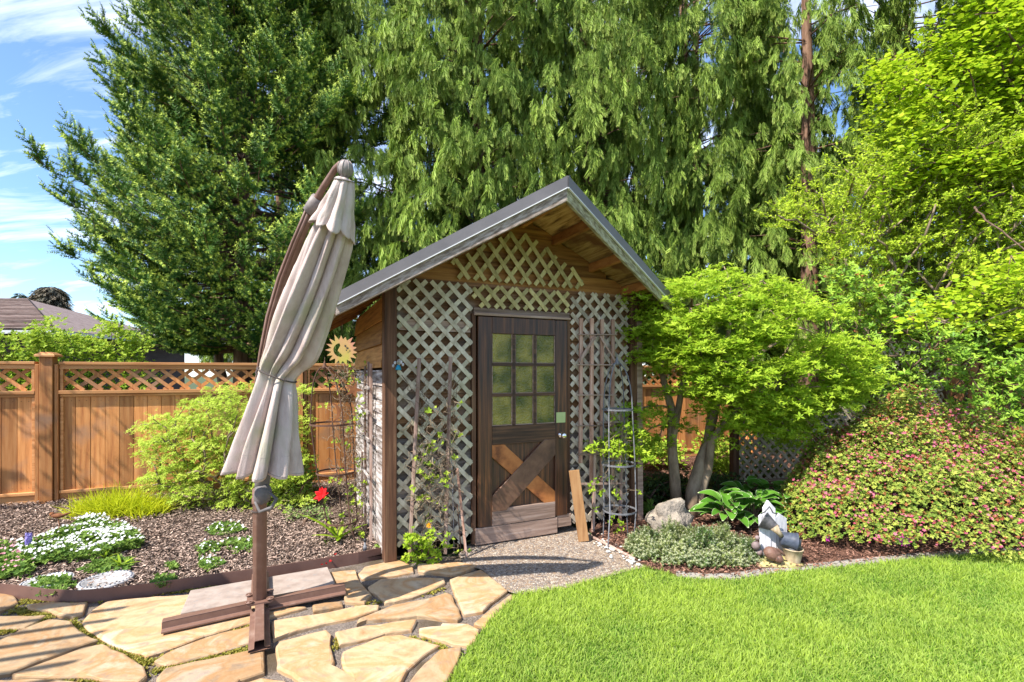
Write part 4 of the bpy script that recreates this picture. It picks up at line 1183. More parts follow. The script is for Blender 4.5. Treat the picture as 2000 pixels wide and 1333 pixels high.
# canopy: pleated rings lofted along the axis
def loft(rows_, npl, nseg, seed, th=None, hem=0.0, K=8, amp0=.2, amp1=.3, twist=.0):
    """rows: (x_left, x_right, py, Y, slope) of the outline; returns MB with pleats running down it"""
    nr = len(rows_); mbx = MB(); vs = []
    rr = random.Random(seed)
    phs = [rr.uniform(-.5, .5) for _ in range(npl)]; am = [rr.uniform(.7, 1.05) for _ in range(npl)]
    tot = (nr - 1) * K
    for i in range(tot + 1):
        u = i / K; j = min(int(u), nr - 2); f = u - j
        p0_, p1_, p2_, p3_ = rows_[max(j - 1, 0)], rows_[j], rows_[j + 1], rows_[min(j + 2, nr - 1)]
        cr_ = [0.5 * ((2 * b) + (-a + c) * f + (2 * a - 5 * b + 4 * c - d) * f * f + (-a + 3 * b - 3 * c + d) * f ** 3) for a, b, c, d in zip(p0_, p1_, p2_, p3_)]
        xl, xr, py, Y, sl, dep = cr_
        tt = i / tot
        amp = amp0 + (amp1 - amp0) * tt
        cx = (xl + xr) / 2; hw = (xr - xl) / 2
        c = at(cx, py, Y)
        for k in range(nseg):
            a = 2 * math.pi * k / nseg
            g = (a + twist * tt) / (2 * math.pi) * npl
            gi = int(math.floor(g)) % npl; gf = g - math.floor(g)
            sk = .5 + .22 * math.sin(phs[gi] * 9)
            tri = gf / sk if gf < sk else (1 - gf) / (1 - sk)
            pl = am[gi] * (.55 * tri + .45 * math.sin(math.pi * gf) ** .8)
            wob = .10 * math.sin(3 * a + 5 * tt + phs[gi]) + .05 * math.sin(7 * a - 11 * tt)
            q3 = Vector((a * 2.2, tt * 3.5, seed)); r = 1 - amp + amp * pl + wob * amp + .06 * mnoise.noise(q3 * 1.3) + .035 * mnoise.noise(Vector((a * 9, tt * 3, seed))) + .02 * mnoise.noise(Vector((a * 22, tt * 7, seed)))
            r = min(r, 1.03)
            X = math.cos(a) * r; Z_ = math.sin(a) * r
            px = cx + hw * X
            pz = py + sl * X * hw + (hem * (math.sin(math.pi * gf) ** 1 - .4 + phs[gi] * .5) * tt ** 6)
            vs.append(at(px, pz, Y) + Vector((0, Z_ * hw / F * Y * dep, 0)))
    fs = [(i * nseg + k, i * nseg + (k + 1) % nseg, (i + 1) * nseg + (k + 1) % nseg, (i + 1) * nseg + k) for i in range(tot) for k in range(nseg)]
    mbx.add(vs, fs, .5, True)
    return mbx
rows_main = [(652, 690, 372, 2.56, .2, .9), (628, 690, 420, 2.60, .25, .8), (604, 688, 462, 2.64, .3, .8), (576, 672, 530, 2.71, .35, .8), (553, 655, 590, 2.77, .35, .8), (532, 636, 645, 2.83, .35, .8), (516, 616, 690, 2.88, .35, .8), (508, 592, 716, 2.91, .35, .8), (504, 578, 735, 2.93, .35, .8), (495, 579, 765, 2.93, .2, .9), (474, 583, 815, 2.93, .1, .9), (455, 586, 865, 2.93, .08, .9), (434, 590, 922, 2.93, .05, .9)]
mb = loft(rows_main, 9, 220, 5, hem=9, amp0=.50, amp1=.66, twist=.9)
can = mb.build("canopy", 'canvas', par)
KS, NS = 12 * 8, 220
ring_v = [[Vector(v) for v in mb.v[i * NS:(i + 1) * NS]] for i in range(KS + 1)]
sm = MB()
for i in (90, 95):
    cc = sum(ring_v[i], Vector()) / NS
    sm.tube([v + (v - cc).normalized() * .0012 for v in ring_v[i]] + [ring_v[i][0]], .0014 if i == 90 else .0026, 4, .5, False)
for k in range(0, NS, 27):
    sm.tube([ring_v[i][k] + (ring_v[i][k] - sum(ring_v[i], Vector()) / NS).normalized() * .0012 for i in range(6, KS, 2)], .0014, 4, .5, False)
sm.build("seam", 'plastic', can)
can.modifiers.new("thick", 'SOLIDIFY').thickness = .002
mb = loft([(656, 691, 352, 2.545, .25, .9), (640, 692, 385, 2.56, .3, .9), (622, 692, 420, 2.59, .3, .9), (605, 693, 452, 2.61, .4, 1.0)], 8, 150, 9, hem=12, amp0=.2, amp1=.35)
vent = mb.build("vent_flap", 'canvas', can)
vent.modifiers.new("thick", 'SOLIDIFY').thickness = .002
mb = MB(); mb.lathe([(.052, 0), (.050, .006), (.02, .016)], at(672, 354, 2.545), 18, axis=ax); mb.build("top_cap", 'plastic', par)
mb = MB()
c = at(541, 733, 2.93); hw = 38 / F * 2.93
ex = (at(578, 746, 2.93) - at(505, 716, 2.93)).normalized()
pts = [c + ex * hw * 1.0 * math.cos(a) + Vector((0, 1, 0)) * hw * .82 * math.sin(a) for a in [2 * math.pi * i / 30 for i in range(31)]]
mb.tube(pts, .005, 6, .5, False)
mb.tube([at(505, 718, 2.9), at(500, 728, 2.88), at(507, 742, 2.87)], .007, 6, .5)
mb.build("tie_cord", 'cord', par)
# ------------------------------------------------------------------ conifers
TW = [T_twig(8, 4, .22, .035, i) for i in range(3)]
FR = [T_frond(9, i, .3) for i in range(4)]
def stampc(fo, tpls, L, Fm, S, lp, ld, ls, var, tilt=None, wide=1.0):
    """stamp a whole spray: m small templates placed in each of n local frames"""
    n, m = len(L), len(lp)
    jit = rng.normal(0, .10, (n, m, 3))
    P = (L[:, None] + np.einsum('nij,mj->nmi', Fm, lp) * S[:, None, None]).reshape(-1, 3)
    D = (np.einsum('nij,mj->nmi', Fm, ld) + jit).reshape(-1, 3)
    UPv = np.repeat(Fm[:, :, 2], m, 0) + rng.normal(0, .35, (n * m, 3))
    Z = (S[:, None] * ls[None] * rng.uniform(.8, 1.2, (n, m))).reshape(-1)
    v = np.clip(np.repeat(var, m) + rng.normal(0, .15, n * m), 0, 1)
    k = rng.integers(0, len(tpls), n * m); fr = frames(D, UPv)
    for q in range(len(tpls)):
        w_ = k == q
        fo.stamp(tpls[q], P[w_], fr[w_], np.stack([Z[w_] * wide, Z[w_], Z[w_] * wide], 1), v[w_])
def bough(nside, ang=.85, curve=.18):
    lp, ld, ls = [], [], []
    for i in range(nside):
        t = (i + .5) / nside
        for s in (-1, 1):
            lp.append((0, t, curve * t * t - .06 * t)); ld.append((s * math.sin(ang), math.cos(ang), .10)); ls.append(.42 * (1 - t) + .20)
    lp.append((0, .95, curve)); ld.append((0, 1, .3)); ls.append(.30)
    lp.append((0, .5, curve * .3)); ld.append((0, 1, .1)); ls.append(.5)
    return np.array(lp), np.array(ld), np.array(ls)
def lumpy(az, z, s, f=1.0):
    return np.array([mnoise.noise(Vector((math.cos(q) * 1.6 * f, math.sin(q) * 1.6 * f, w_ * .75 * f + s))) for q, w_ in zip(az, z)])
def spruce(base, zlo, zhi, nb, Rf, label):
    base = Vector(base); bb = np.array(tuple(base))
    t = thing("spruce_tree", base, label, "tree")
    mb = MB()
    mb.tube([base + Vector((0, 0, z)) for z in (-.05, .6, 1.5, 3, 5, 8, zhi + 1.2)], [.24, .2, .18, .16, .13, .08, .02], 10, .5)
    mb.tube([base + Vector((0, 0, .5)), base + Vector((-.28, -.05, 1.0)), base + Vector((-.42, -.1, 1.7)), base + Vector((-.5, -.1, 3))], [.13, .11, .09, .05], 8, .4)
    fo = Fol()
    # boughs: tiers of limbs, each carrying flat sprays toward its end
    lp, ld, ls = bough(5)
    Ls, Ds, Us, Ss, Vs = [], [], [], [], []
    for i in range(nb):
        z = zlo + (zhi - zlo) * (i + R.random()) / nb; az = R.uniform(0, 6.283)
        if math.sin(az) > .35 and R.random() < .6: continue
        out = np.array([math.cos(az), math.sin(az), 0]); side_ = np.array([-out[1], out[0], 0])
        lump = mnoise.noise(Vector((out[0] * 1.7, out[1] * 1.7, z * .7)))
        Rr = Rf(z, out) * (1 + .30 * lump) * R.uniform(.80, 1.06)
        k = 9; ts = np.linspace(0, 1, k); drop = -.20 * ts + .04 * ts ** 2 + .24 * ts ** 3
        pts = [bb * [1, 1, 0] + out * Rr * a + np.array([0, 0, z + Rr * b_]) for a, b_ in zip(ts, drop)]
        mb.tube(pts, [max(.004, .03 * (1 - a)) for a in ts], 4, .5, False)
        for j in range(10):
            tb = .28 + .70 * (j + R.random()) / 10
            ix = tb * (k - 1); i0_ = min(int(ix), k - 2); f = ix - i0_
            p = pts[i0_] * (1 - f) + pts[i0_ + 1] * f
            tan = nrm(pts[i0_ + 1] - pts[i0_]); sg = -1 if j % 2 else 1
            d = nrm(tan * R.uniform(.6, 1.2) + side_ * sg * R.uniform(.3, 1.1) + np.array([0, 0, R.uniform(-.25, .45)]))
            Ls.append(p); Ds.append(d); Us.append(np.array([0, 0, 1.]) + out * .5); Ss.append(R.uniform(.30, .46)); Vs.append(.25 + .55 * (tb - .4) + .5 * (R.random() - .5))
        p = pts[-1]; tan = nrm(pts[-1] - pts[-2])
        Ls.append(p - tan * .25); Ds.append(tan + np.array([0, 0, .35])); Us.append(np.array([0, 0, 1.])); Ss.append(.5); Vs.append(.75)
        if R.random() < .5:
            up = nrm(tan * .30 + np.array([0, 0, 1.0]) + side_ * R.uniform(-.2, .2)); hh = R.uniform(.25, .6); q0 = p - tan * R.uniform(0, .3)
            mb.tube([q0, q0 + up * hh * 1.03], [.007, .003], 4, .8, False)
            q = []
            for u in range(12):
                a = u / 11
                for s2 in range(3 if u < 10 else 1):
                    an = R.uniform(0, 6.28)
                    q.append((q0 + up * hh * a, nrm(up * (.7 + a * 1.2) + np.array([math.cos(an), math.sin(an), 0]) * (1.0 - .7 * a)), .14 * (1.15 - .55 * a)))
            L_, D_, S_ = np.array([x[0] for x in q]), np.array([x[1] for x in q]), np.array([x[2] for x in q])
            fo.stamp(TW[0], L_, frames(D_, np.array([0, 1, .3])), np.stack([S_ * 1.2, S_, S_ * 1.2], 1), np.clip(rng.normal(.75, .15, len(q)), 0, 1))
    Ls, Ds, Us, Ss, Vs = map(np.array, (Ls, Ds, Us, Ss, Vs))
    print('spruce sprays', len(Ls))
    stampc(fo, TW, Ls, frames(Ds, Us), Ss, lp, ld, ls, Vs, wide=1.25)
    mb.build("trunk", 'bark_red', t)
    fo.build("crown", 'spruce', t)
    return t
def Rsp(z, out):
    r = 2.7 + (z - 2.0) * .7 if z < 3.0 else 3.4 * max(.12, 1 - max(0, (z - 5.2) / 12.0) ** 1.2)
    return r * ((.66 if z < 7 else .76) if out[0] < -.3 else .95) * (1.0 if out[0] < .3 else .98)
spruce((-5.6, 10.0, 0), 2.0, 12.2, 700, Rsp, "tall dark green spruce with stiff upturned twigs behind the left fence")

def cedar(base, H_, zlo, zhi, dens, R0, label, name="cedar_tree", tw=.21, seed=0, back=False, sc=1.0):
    base = Vector(base); bb = np.array(tuple(base))
    t = thing(name, base, label, "tree", "cedars rising behind the shed")
    mb = MB()
    mb.tube([base + Vector((math.sin(z * .4) * .05, 0, z)) for z in (-.05, 1, 3, 5, 7, 9, H_)], [tw * 1.2, tw, tw * .85, tw * .75, tw * .6, tw * .45, .03], 10, .5)
    fo = Fol()
    area = (zhi - zlo) * R0 * 3.6
    n = int(area * dens * 1.35)
    az = rng.uniform(-math.pi * 1.12, math.pi * .12, n); z = rng.uniform(zlo, zhi, n)
    lm = lumpy(az, z, seed * 9.1, 1.0); lm2 = lumpy(az, z * 1.6, seed * 5.7 + 30, 2.6)
    keep = (lm2 + .5 * lm > -.36)
    az, z, lm, lm2 = az[keep], z[keep], lm[keep], lm2[keep]; n = len(az)
    rr_ = R0 * (1 - .35 * np.clip((z - 4) / 10, 0, 1)) * (.90 + .30 * lm + .26 * lm2) * rng.uniform(.72, 1.05, n)
    out = np.stack([np.cos(az), np.sin(az), np.zeros(n)], 1)
    P = bb * [1, 1, 0] + out * rr_[:, None] + np.stack([np.zeros(n), np.zeros(n), z], 1)
    # a drooping curtain of sprays at every point
    m = 9
    lp, ld, ls = [], [], []
    for i in range(m):
        f = i / (m - 1)
        lp.append(((R.random() - .5) * .55, (R.random() - .2) * .55, -f * .75)); ld.append(((R.random() - .5) * .6, .25 + .3 * R.random(), -1.0)); ls.append(R.uniform(.55, .95))
    lp, ld, ls = map(np.array, (lp, ld, ls))
    Fm = np.stack([np.stack([-out[:, 1], out[:, 0], np.zeros(n)], 1), out, np.tile([0, 0, 1.], (n, 1))], 2)
    a = rng.uniform(-.5, .5, n); ca, sa = np.cos(a), np.sin(a)
    Rz = np.zeros((n, 3, 3)); Rz[:, 0, 0] = ca; Rz[:, 0, 1] = -sa; Rz[:, 1, 0] = sa; Rz[:, 1, 1] = ca; Rz[:, 2, 2] = 1
    Fm = np.einsum('nij,njk->nik', Fm, Rz)
    S = rng.uniform(.21, .38, n) * sc
    jit = rng.normal(0, .22, (n, m, 3))
    Pw = (P[:, None] + np.einsum('nij,mj->nmi', Fm, lp) * S[:, None, None]).reshape(-1, 3)
    Dw = (np.einsum('nij,mj->nmi', Fm, ld) + jit).reshape(-1, 3)
    Uw = np.repeat(out, m, 0) + rng.normal(0, .55, (n * m, 3)) + [0, 0, .6]
    Z = (S[:, None] * ls[None] * rng.uniform(.7, 1.3, (n, m))).reshape(-1)
    v = np.clip(np.repeat(.45 + .5 * lm2 + rng.normal(0, .16, n), m) + rng.normal(0, .12, n * m), 0, 1)
    k = rng.integers(0, 4, n * m); fr = frames(Dw, Uw)
    for q in range(4):
        w_ = k == q
        fo.stamp(FR[q], Pw[w_], fr[w_], np.stack([Z[w_] * .72, Z[w_], Z[w_]], 1), v[w_])
    for i in range(0, n, 14):
        q0 = base + Vector((0, 0, z[i] + .3 * R.random())); q1 = Vector(P[i])
        mb.tube([q0, q0.lerp(q1, .5) + Vector((0, 0, .12)), q1], [.022, .014, .005], 4, .5, False)
    mb.build("trunk", 'bark_red', t)
    fo.build("crown", 'cedar', t)
    return t
cedar((-2.5, 10.6, 0), 15, 1.6, 10.6, 17, 2.0, "cedar wedged between the spruce and the next cedar, above the folded parasol", seed=1)
cedar((-.7, 10.1, 0), 14, 2.0, 10.0, 20, 2.3, "cedar with drooping light green sprays, straight behind the shed's left half", seed=2)
cedar((1.55, 10.5, 0), 15, 2.9, 10.2, 20, 2.4, "cedar with dense hanging sprays behind the shed's roof peak", seed=3)
cedar((3.9, 10.9, 0), 15, 2.9, 10.6, 14, 2.2, "cedar standing between the shed's right eave and the bare-trunked cedar", seed=4)
cedar((5.95, 9.7, 0), 15, 2.0, 10.4, 9, 2.0, "cedar whose reddish trunk shows between thin sprays on the right", tw=.19, seed=5)
cedar((8.3, 10.4, 0), 15, 1.8, 11.0, 12, 2.4, "cedar at the far right, mostly hidden by bright heart-leaved foliage", seed=6)
cedar((.4, 12.8, 0), 16, 1.5, 13.0, 9, 2.9, "second-row cedar filling the gap left of the roof peak", seed=7, sc=1.3)
cedar((4.9, 12.8, 0), 16, 1.5, 13.0, 7.5, 2.9, "second-row cedar seen dimly behind the bare-trunked cedar", seed=8, sc=1.3)
print("conifers")

# ------------------------------------------------------------------ broad-leaved trees and shrubs
ROS = [T_rosette(6, .30, .36, i) for i in range(4)]
ROS5 = [T_rosette(5, .5, .55, 10 + i) for i in range(3)]
LEAF = T_leaf(.5, .1); RND = T_round(.95)
def rosettes(fo, L, S, up=(0, 0, 1), spread=.35, tpls=ROS, var=None):
    n = len(L); k = rng.integers(0, len(tpls), n)
    z = nrm(np.asarray(up, float)[None] + rng.normal(0, spread, (n, 3)))
    fr = frames(np.cross(z, rdir(n)), z)
    if var is None: var = rng.random(n)
    S = np.broadcast_to(S, (n,))
    for i in range(len(tpls)):
        m = k == i
        fo.stamp(tpls[i], L[m], fr[m], S[m], var[m])
def pad_points(C, n, r, th):
    """n points in each of the flat pads centred on C"""
    C = np.asarray(C); k = len(C)
    a = rng.uniform(0, 6.283, (k, n)); q = np.sqrt(rng.random((k, n))) * np.asarray(r).reshape(-1, 1) * np.ones((k, n))
    P = np.stack([C[:, None, 0] + np.cos(a) * q, C[:, None, 1] + np.sin(a) * q, C[:, None, 2] + rng.normal(0, th, (k, n)) - .35 * q * q / np.maximum(np.asarray(r).reshape(-1, 1), .01)], 2)
    return P.reshape(-1, 3)
def ell_points(n, c, r, inner=.55, zmin=-1, lump=.18, seed=0):
    d = rdir(n); q = (inner + (1 - inner) * rng.random(n) ** .6)
    e = np.array([1 + lump * 2 * mnoise.noise(Vector(x) * 2.6 + Vector((seed * 5.1, 0, 0))) for x in d])
    P = np.array(c) + d * np.array(r) * (q * e)[:, None]
    return P[d[:, 2] > zmin], d[d[:, 2] > zmin]

# the layered lime-green tree right of the shed
T0 = gp(1345, 1003)
t = thing("layered_shrub_tree", T0, "bright lime green small tree with several grey-tan stems right of the shed", "tree")
C = []
cx_, cy_ = 2.72, 5.35
CROWN = [(1248, 600), (1300, 565), (1335, 548), (1390, 555), (1405, 528), (1440, 530), (1500, 540), (1560, 560), (1600, 590), (1660, 600), (1700, 640), (1735, 700), (1728, 740), (1690, 765), (1670, 800), (1610, 830), (1560, 845), (1500, 850), (1445, 825), (1400, 775), (1370, 740), (1330, 735), (1290, 725), (1250, 695), (1240, 640)]
for i in range(1500):
    px, py = R.uniform(1236, 1738), R.uniform(525, 852)
    if not inpoly(np.array([px]), np.array([py]), CROWN)[0]: continue
    h = 1 - ((px - 1488) / 262) ** 2
    h2 = 1 - ((py - 680) / 185) ** 2
    q = .95 * math.sqrt(max(.02, h)) * math.sqrt(max(.05, h2))
    s = R.uniform(-1, 1); s = math.copysign(abs(s) ** .45, s)
    C.append(tuple(at(1248 + (px - 1248) * .945, py, 5.35 + q * s)))
    if mnoise.noise(Vector((px * .013, py * .03, q * 2))) < -.16: C.pop()
    if len(C) > 560: break
# low branches on the left, reaching the shed and over the hosta
for (px, py, Y) in [(1240, 640, 5.1), (1250, 690, 5.1), (1235, 795, 4.9), (1262, 800, 5.0), (1290, 812, 5.0), (1225, 830, 4.9), (1250, 850, 4.9), (1215, 872, 4.8), (1240, 888, 4.9), (1270, 868, 5.0), (1190, 865, 4.7), (1330, 830, 5.2), (1380, 800, 5.1), (1420, 815, 5.1), (1455, 830, 5.0), (1490, 826, 5.0), (1520, 812, 5.0), (1560, 835, 5.1), (1400, 850, 5.2), (1370, 770, 5.0), (1600, 800, 5.2), (1540, 862, 5.2), (1300, 640, 4.9), (1260, 585, 4.95), (1640, 790, 5.2), (1660, 730, 5.2), (1700, 740, 5.3), (1690, 700, 5.3), (1370, 540, 5.2), (1410, 530, 5.3), (1290, 720, 4.9), (1310, 760, 4.9)]:
    C.append(tuple(at(px, py, Y)))
    v = at(px + R.uniform(-18, 18), py + R.uniform(-12, 12), Y + R.uniform(-.2, .3)); C.append(tuple(v))
C = np.array(C)
print('pads', len(C))
fo = Fol()
P = pad_points(C, 32, rng.uniform(.13, .26, len(C)), .03)
rosettes(fo, P, rng.uniform(.035, .060, len(P)), up=(-.15, -.25, 1), spread=.3, var=np.clip(rng.normal(.5, .3, len(P)), 0, 1))
mb = MB()
b0, b1 = gp(1322, 1000), gp(1352, 1008)
st = [[b0, at(1318, 940, 5.3), at(1312, 870, 5.3), at(1312, 800, 5.3), at(1290, 720, 5.3), at(1300, 640, 5.3)],
      [b0, at(1318, 940, 5.3), at(1314, 860, 5.28), at(1330, 770, 5.2), at(1345, 690, 5.2), at(1350, 600, 5.2)],
      [b1, at(1352, 960, 5.3), at(1370, 900, 5.35), at(1385, 860, 5.4), at(1395, 770, 5.4), at(1420, 680, 5.4), at(1430, 580, 5.4)],
      [b1 + Vector((.05, 0, 0)), at(1368, 965, 5.3), at(1382, 920, 5.3), at(1390, 860, 5.25), at(1440, 800, 5.2), at(1520, 740, 5.2), at(1600, 690, 5.2)],
      [at(1385, 860, 5.4), at(1400, 790, 5.5), at(1470, 700, 5.6), at(1560, 640, 5.6)]]
rr_ = [[.066, .060, .052, .045, .03, .012], [.05, .045, .042, .032, .024, .012], [.076, .072, .066, .062, .04, .026, .012], [.055, .05, .05, .045, .03, .02, .01], [.045, .04, .026, .01]]
for s, r_ in zip(st, rr_): mb.tube(s, r_, 9, .5)
nodes = [p for s in st for p in s[3:]]
limbs([Vector(p) for p in nodes], C[::2], mb, .014, .003, 4, .06)
mb.build("trunk", 'bark_tan', t); fo.build("crown", 'lime', t)
T0b = T0

# heart-leaved tree at the top right
base = Vector((8.6, 7.6, 0))
t = thing("heart_leaf_tree", base, "vivid yellow-green heart-leaved tree reaching in from the upper right corner", "tree")
C = []
for i in range(2300):
    px = R.uniform(1680, 2350); py = R.uniform(-380, 460)
    edge = 1715 + (90 - (py - 110) * .55 if py < 110 else 0) + max(0, (py - 330)) * .9
    if py < -60: edge = 1800
    if px < edge + R.uniform(-25, 60): continue
    if py > 400 + R.uniform(-60, 30) - (px - 1900) * .1: continue
    C.append(at(px, py, R.uniform(6.3, 8.2)))
for (px, py, Y) in [(1990, 520, 4.4), (1960, 535, 4.4), (1930, 548, 4.4), (1905, 555, 4.4), (1880, 575, 4.4), (1860, 590, 4.4), (1840, 600, 4.4), (1815, 612, 4.4), (1830, 575, 4.45), (1985, 640, 4.4), (1995, 610, 4.4), (1940, 522, 4.5), (1975, 500, 4.5), (2020, 505, 4.4), (2030, 630, 4.4)]:
    C.append(at(px, py, Y)); C.append(at(px + 10, py + 6, Y + .1))
C = np.array([tuple(c) for c in C]); print("heart", len(C))
fo = Fol()
P = pad_points(C, 34, rng.uniform(.18, .38, len(C)), .045)
n = len(P)
d = rdir(n) * [1, 1, .25]; up = nrm(np.array([-.25, -.45, 1.]) + rng.normal(0, .33, (n, 3)))
fo.stamp(RND, P, frames(d, up), np.where(P[:, 1] > 5.5, 1.3, 1) * rng.uniform(.038, .068, n), np.clip(rng.normal(.55, .3, n), 0, 1))
mb = MB(); mb.tube([base, base + Vector((-.05, 0, 1.5)), base + Vector((-.1, .05, 3)), base + Vector((-.2, 0, 5.5))], [.13, .11, .09, .03], 8, .5)
limbs([base + Vector((-.05, 0, 1.8)), base + Vector((-.1, .05, 3)), base + Vector((-.15, 0, 4.4))], C[::3], mb, .028, .0035, 4, .07)
mb.build("trunk", 'bark', t); fo.build("crown", 'katsura', t)

# fine twiggy yellow-green tree in front of the cedar trunk
def twiggy(name, base, targets, label, mat, nleaf, spray, cat="tree", leaf=(.018, .032), bark='twig', r0=.05, up=(0, -.2, 1), group=None):
    t = thing(name, base, label, cat, group)
    mb = MB(); limbs(Vector(base), targets, mb, r0, .003, 5, .10)
    fo = Fol(); Ls, Ds = [], []
    for c in targets:
        c = np.array(tuple(c)); b = np.array(tuple(base))
        out = nrm(c - b)
        for j in range(spray):
            d = nrm(out * [1, 1, .3] + rng.normal(0, .55, 3) * [1, 1, .35])
            ln = R.uniform(.15, .45); s = c + rng.normal(0, .09, 3)
            e = s + d * ln
            mb.tube([s, e], [.003, .0015], 3, .6, False)
            a = rng.random(nleaf)
            Ls.append(s + d * ln * a[:, None] + rng.normal(0, .012, (nleaf, 3))); Ds.append(np.tile(d, (nleaf, 1)) + rng.normal(0, .8, (nleaf, 3)))
    L = np.concatenate(Ls); D = np.concatenate(Ds); n = len(L)
    fo.stamp(LEAF, L, frames(D, nrm(np.array(up, float) + rng.normal(0, .4, (n, 3)))), rng.uniform(leaf[0], leaf[1], n), np.clip(rng.normal(.5, .3, n), 0, 1))
    mb.build("branches", bark, t); fo.build("leaves", mat, t)
    return t
tg = []
for i in range(560):
    px, py = R.uniform(1480, 2080), R.uniform(235, 640)
    lo_ = 1480 if 395 < py < 440 else (1555 if 300 < py < 500 else 1640)
    if px < lo_ + R.uniform(-15, 90): continue
    if py < 380 - (px - 1560) * .45 + R.uniform(-25, 40) and px < 1800: continue
    if 1770 < px < 1860 and 500 < py < 600 and R.random() < .9: continue
    tg.append(at(px, py, R.uniform(6.3, 7.8)))
print('twiggy', len(tg))
twiggy("twiggy_shrub_tree", (5.6, 7.2, 0), tg, "airy tree with tiny yellow-green leaves on spreading tan twigs, right of the lime tree", 'yellowgreen', 36, 7, leaf=(.030, .055), up=(-.4, -.5, .8))

# rhododendrons along the right back
def rhodo(base, rngs, n, label, mat='rhodo', yr=(6.0, 7.3), S=(.07, .11), cnt=5, red=0, grp=None):
    tg = []
    for i in range(n):
        x0, x1, y0, y1 = R.choice(rngs)
        tg.append(at(R.uniform(x0, x1), R.uniform(y0, y1), R.uniform(*yr)))
    t = thing("rhododendron", base, label, "shrub", grp)
    mb = MB(); limbs(Vector(base), tg, mb, .03, .004, 5, .1)
    P = np.repeat(np.array([tuple(c) for c in tg]), cnt, 0) + rng.normal(0, .085, (n * cnt, 3))
    fo = Fol(); rosettes(fo, P, rng.uniform(S[0], S[1], len(P)), up=(-.2, -.45, .9), spread=.4)
    mb.build("branches", 'bark', t); fo.build("leaves", mat, t)
    if red:
        f2 = Fol(); k = rng.integers(0, len(P), red)
        rosettes(f2, P[k] + [0, -.03, .03], .045, up=(0, -.3, 1), spread=.5, tpls=ROS5); tag(f2.build("spent_buds", 'reddish', t), kind='stuff')
    return t
rhodo(at(1905, 895, 7.0) * 1.0, [(1840, 2080, 690, 760), (1860, 2080, 770, 890), (1900, 2080, 740, 880), (1960, 2140, 840, 900)], 230, "leafy green rhododendron before the old fence at the right edge", yr=(6.0, 6.9))
rhodo(Vector((5.2, 7.0, 0)), [(1660, 1800, 560, 700), (1600, 1760, 520, 640), (1760, 1900, 640, 760), (1680, 1800, 700, 800)], 230, "loose tall rhododendron with rusty spent buds between the lime tree and the raised lattice", yr=(5.9, 6.6), S=(.05, .09), red=60)
rhodo(Vector((7.2, 7.9, 0)), [(1820, 2100, 590, 700), (1900, 2150, 540, 660)], 220, "shaded rhododendron high above the old fence, at the right", yr=(7.2, 8.2), red=30)

# azalea mound
base = gp(1790, 1040)
t = thing("azalea_bush", base, "wide mounded azalea bush dotted with small pink blossoms beside the lawn", "shrub")
def mound(n):
    P, D = [], []
    while len(P) < n:
        u = R.uniform(-1, 1); v = R.uniform(-1, 1)
        if u * u + v * v > 1: continue
        x = 4.28 + u * 1.66 + v * .10; y = 4.93 + v * 1.02 + u * .10 - .10 * u * u
        q = ((u + .14) / (1.14 if u > -.14 else .86)) ** 2 + v * v
        hmax = 1.2 * max(0.0, 1 - q) ** .74 * (1 - .16 * max(0, u)) * (1 + .30 * mnoise.noise(Vector((x * 1.7, y * 1.7, 0))) + .22 * mnoise.noise(Vector((x * 5, y * 5, 3))))
        z = hmax * (1 - .34 * R.random() ** 1.7) + (R.uniform(.02, .10) if R.random() < .06 else 0)
        if z < .03: z = .03 + R.random() * .06
        g = Vector((u * .8, v * .9, .35 + z)).normalized()
        P.append((x, y, z)); D.append(tuple(g))
    return np.array(P), np.array(D)
P, D = mound(24000)
fo = Fol()
zv = nrm(D + rng.normal(0, .35, D.shape))
fr = frames(np.cross(zv, rdir(len(P))), zv)
k = rng.integers(0, 3, len(P)); S = rng.uniform(.018, .032, len(P))
for i in range(3):
    m = k == i; fo.stamp(ROS5[i], P[m], fr[m], S[m], np.clip(rng.normal(.5, .35, m.sum()), 0, 1))
fo.build("leaves", 'azalea', t)
P, D = mound(4200); fr2 = Fol(); rosettes(fr2, P + [0, -.004, .004], rng.uniform(.015, .026, len(P)), up=(-.1, -.5, .8), spread=.5, tpls=ROS5); tag(fr2.build('bronze_leaves', 'reddish', t), kind='stuff')
FLW = T_flower(5, .62, .5)
P, D = mound(7000)
P = P[P[:, 2] > .1]; P = P[np.array([mnoise.noise(Vector(p) * 3.2) + .25 * R.random() > -.06 for p in P])]; 
f2 = Fol(); n = len(P); zv = nrm(rng.normal(0, .45, (n, 3)) + [-.1, -.5, .8])
f2.stamp(FLW, P + [0, -.012, .018], frames(np.cross(zv, rdir(n)), zv), rng.uniform(.008, .018, n))
tag(f2.build("blossoms", 'pink', t), kind='stuff')
f3 = Fol(); z1_ = nrm(np.array([[-.2, -.9, .4]]))
c = at(1765, 1056, 4.28)
f3.stamp(T_flower(10, .3, .15), np.array([tuple(c)]), frames(np.cross(z1_, [[1, 0, 0]]), z1_), np.array([.06]))
for (px, py, Y) in [(1770, 832, 5.0), (1700, 806, 5.3), (1615, 1052, 4.4), (1920, 880, 4.6)]:
    c = at(px, py, Y - .05); f3.stamp(T_flower(7, .4, .3), np.array([tuple(c)]), frames(np.cross(z1_, [[1, 0, 0]]), z1_), np.array([.032]))
f3.build("open_blossom", 'magenta', t)
mb = MB()
limbs(Vector((4.4, 5.2, 0)), [Vector((4.4, 5.2, .2)).lerp(Vector(tuple(p)), .85) for p in mound(110)[0]], mb, .02, .003, 4, .08); mb.build("branches", 'bark', t)

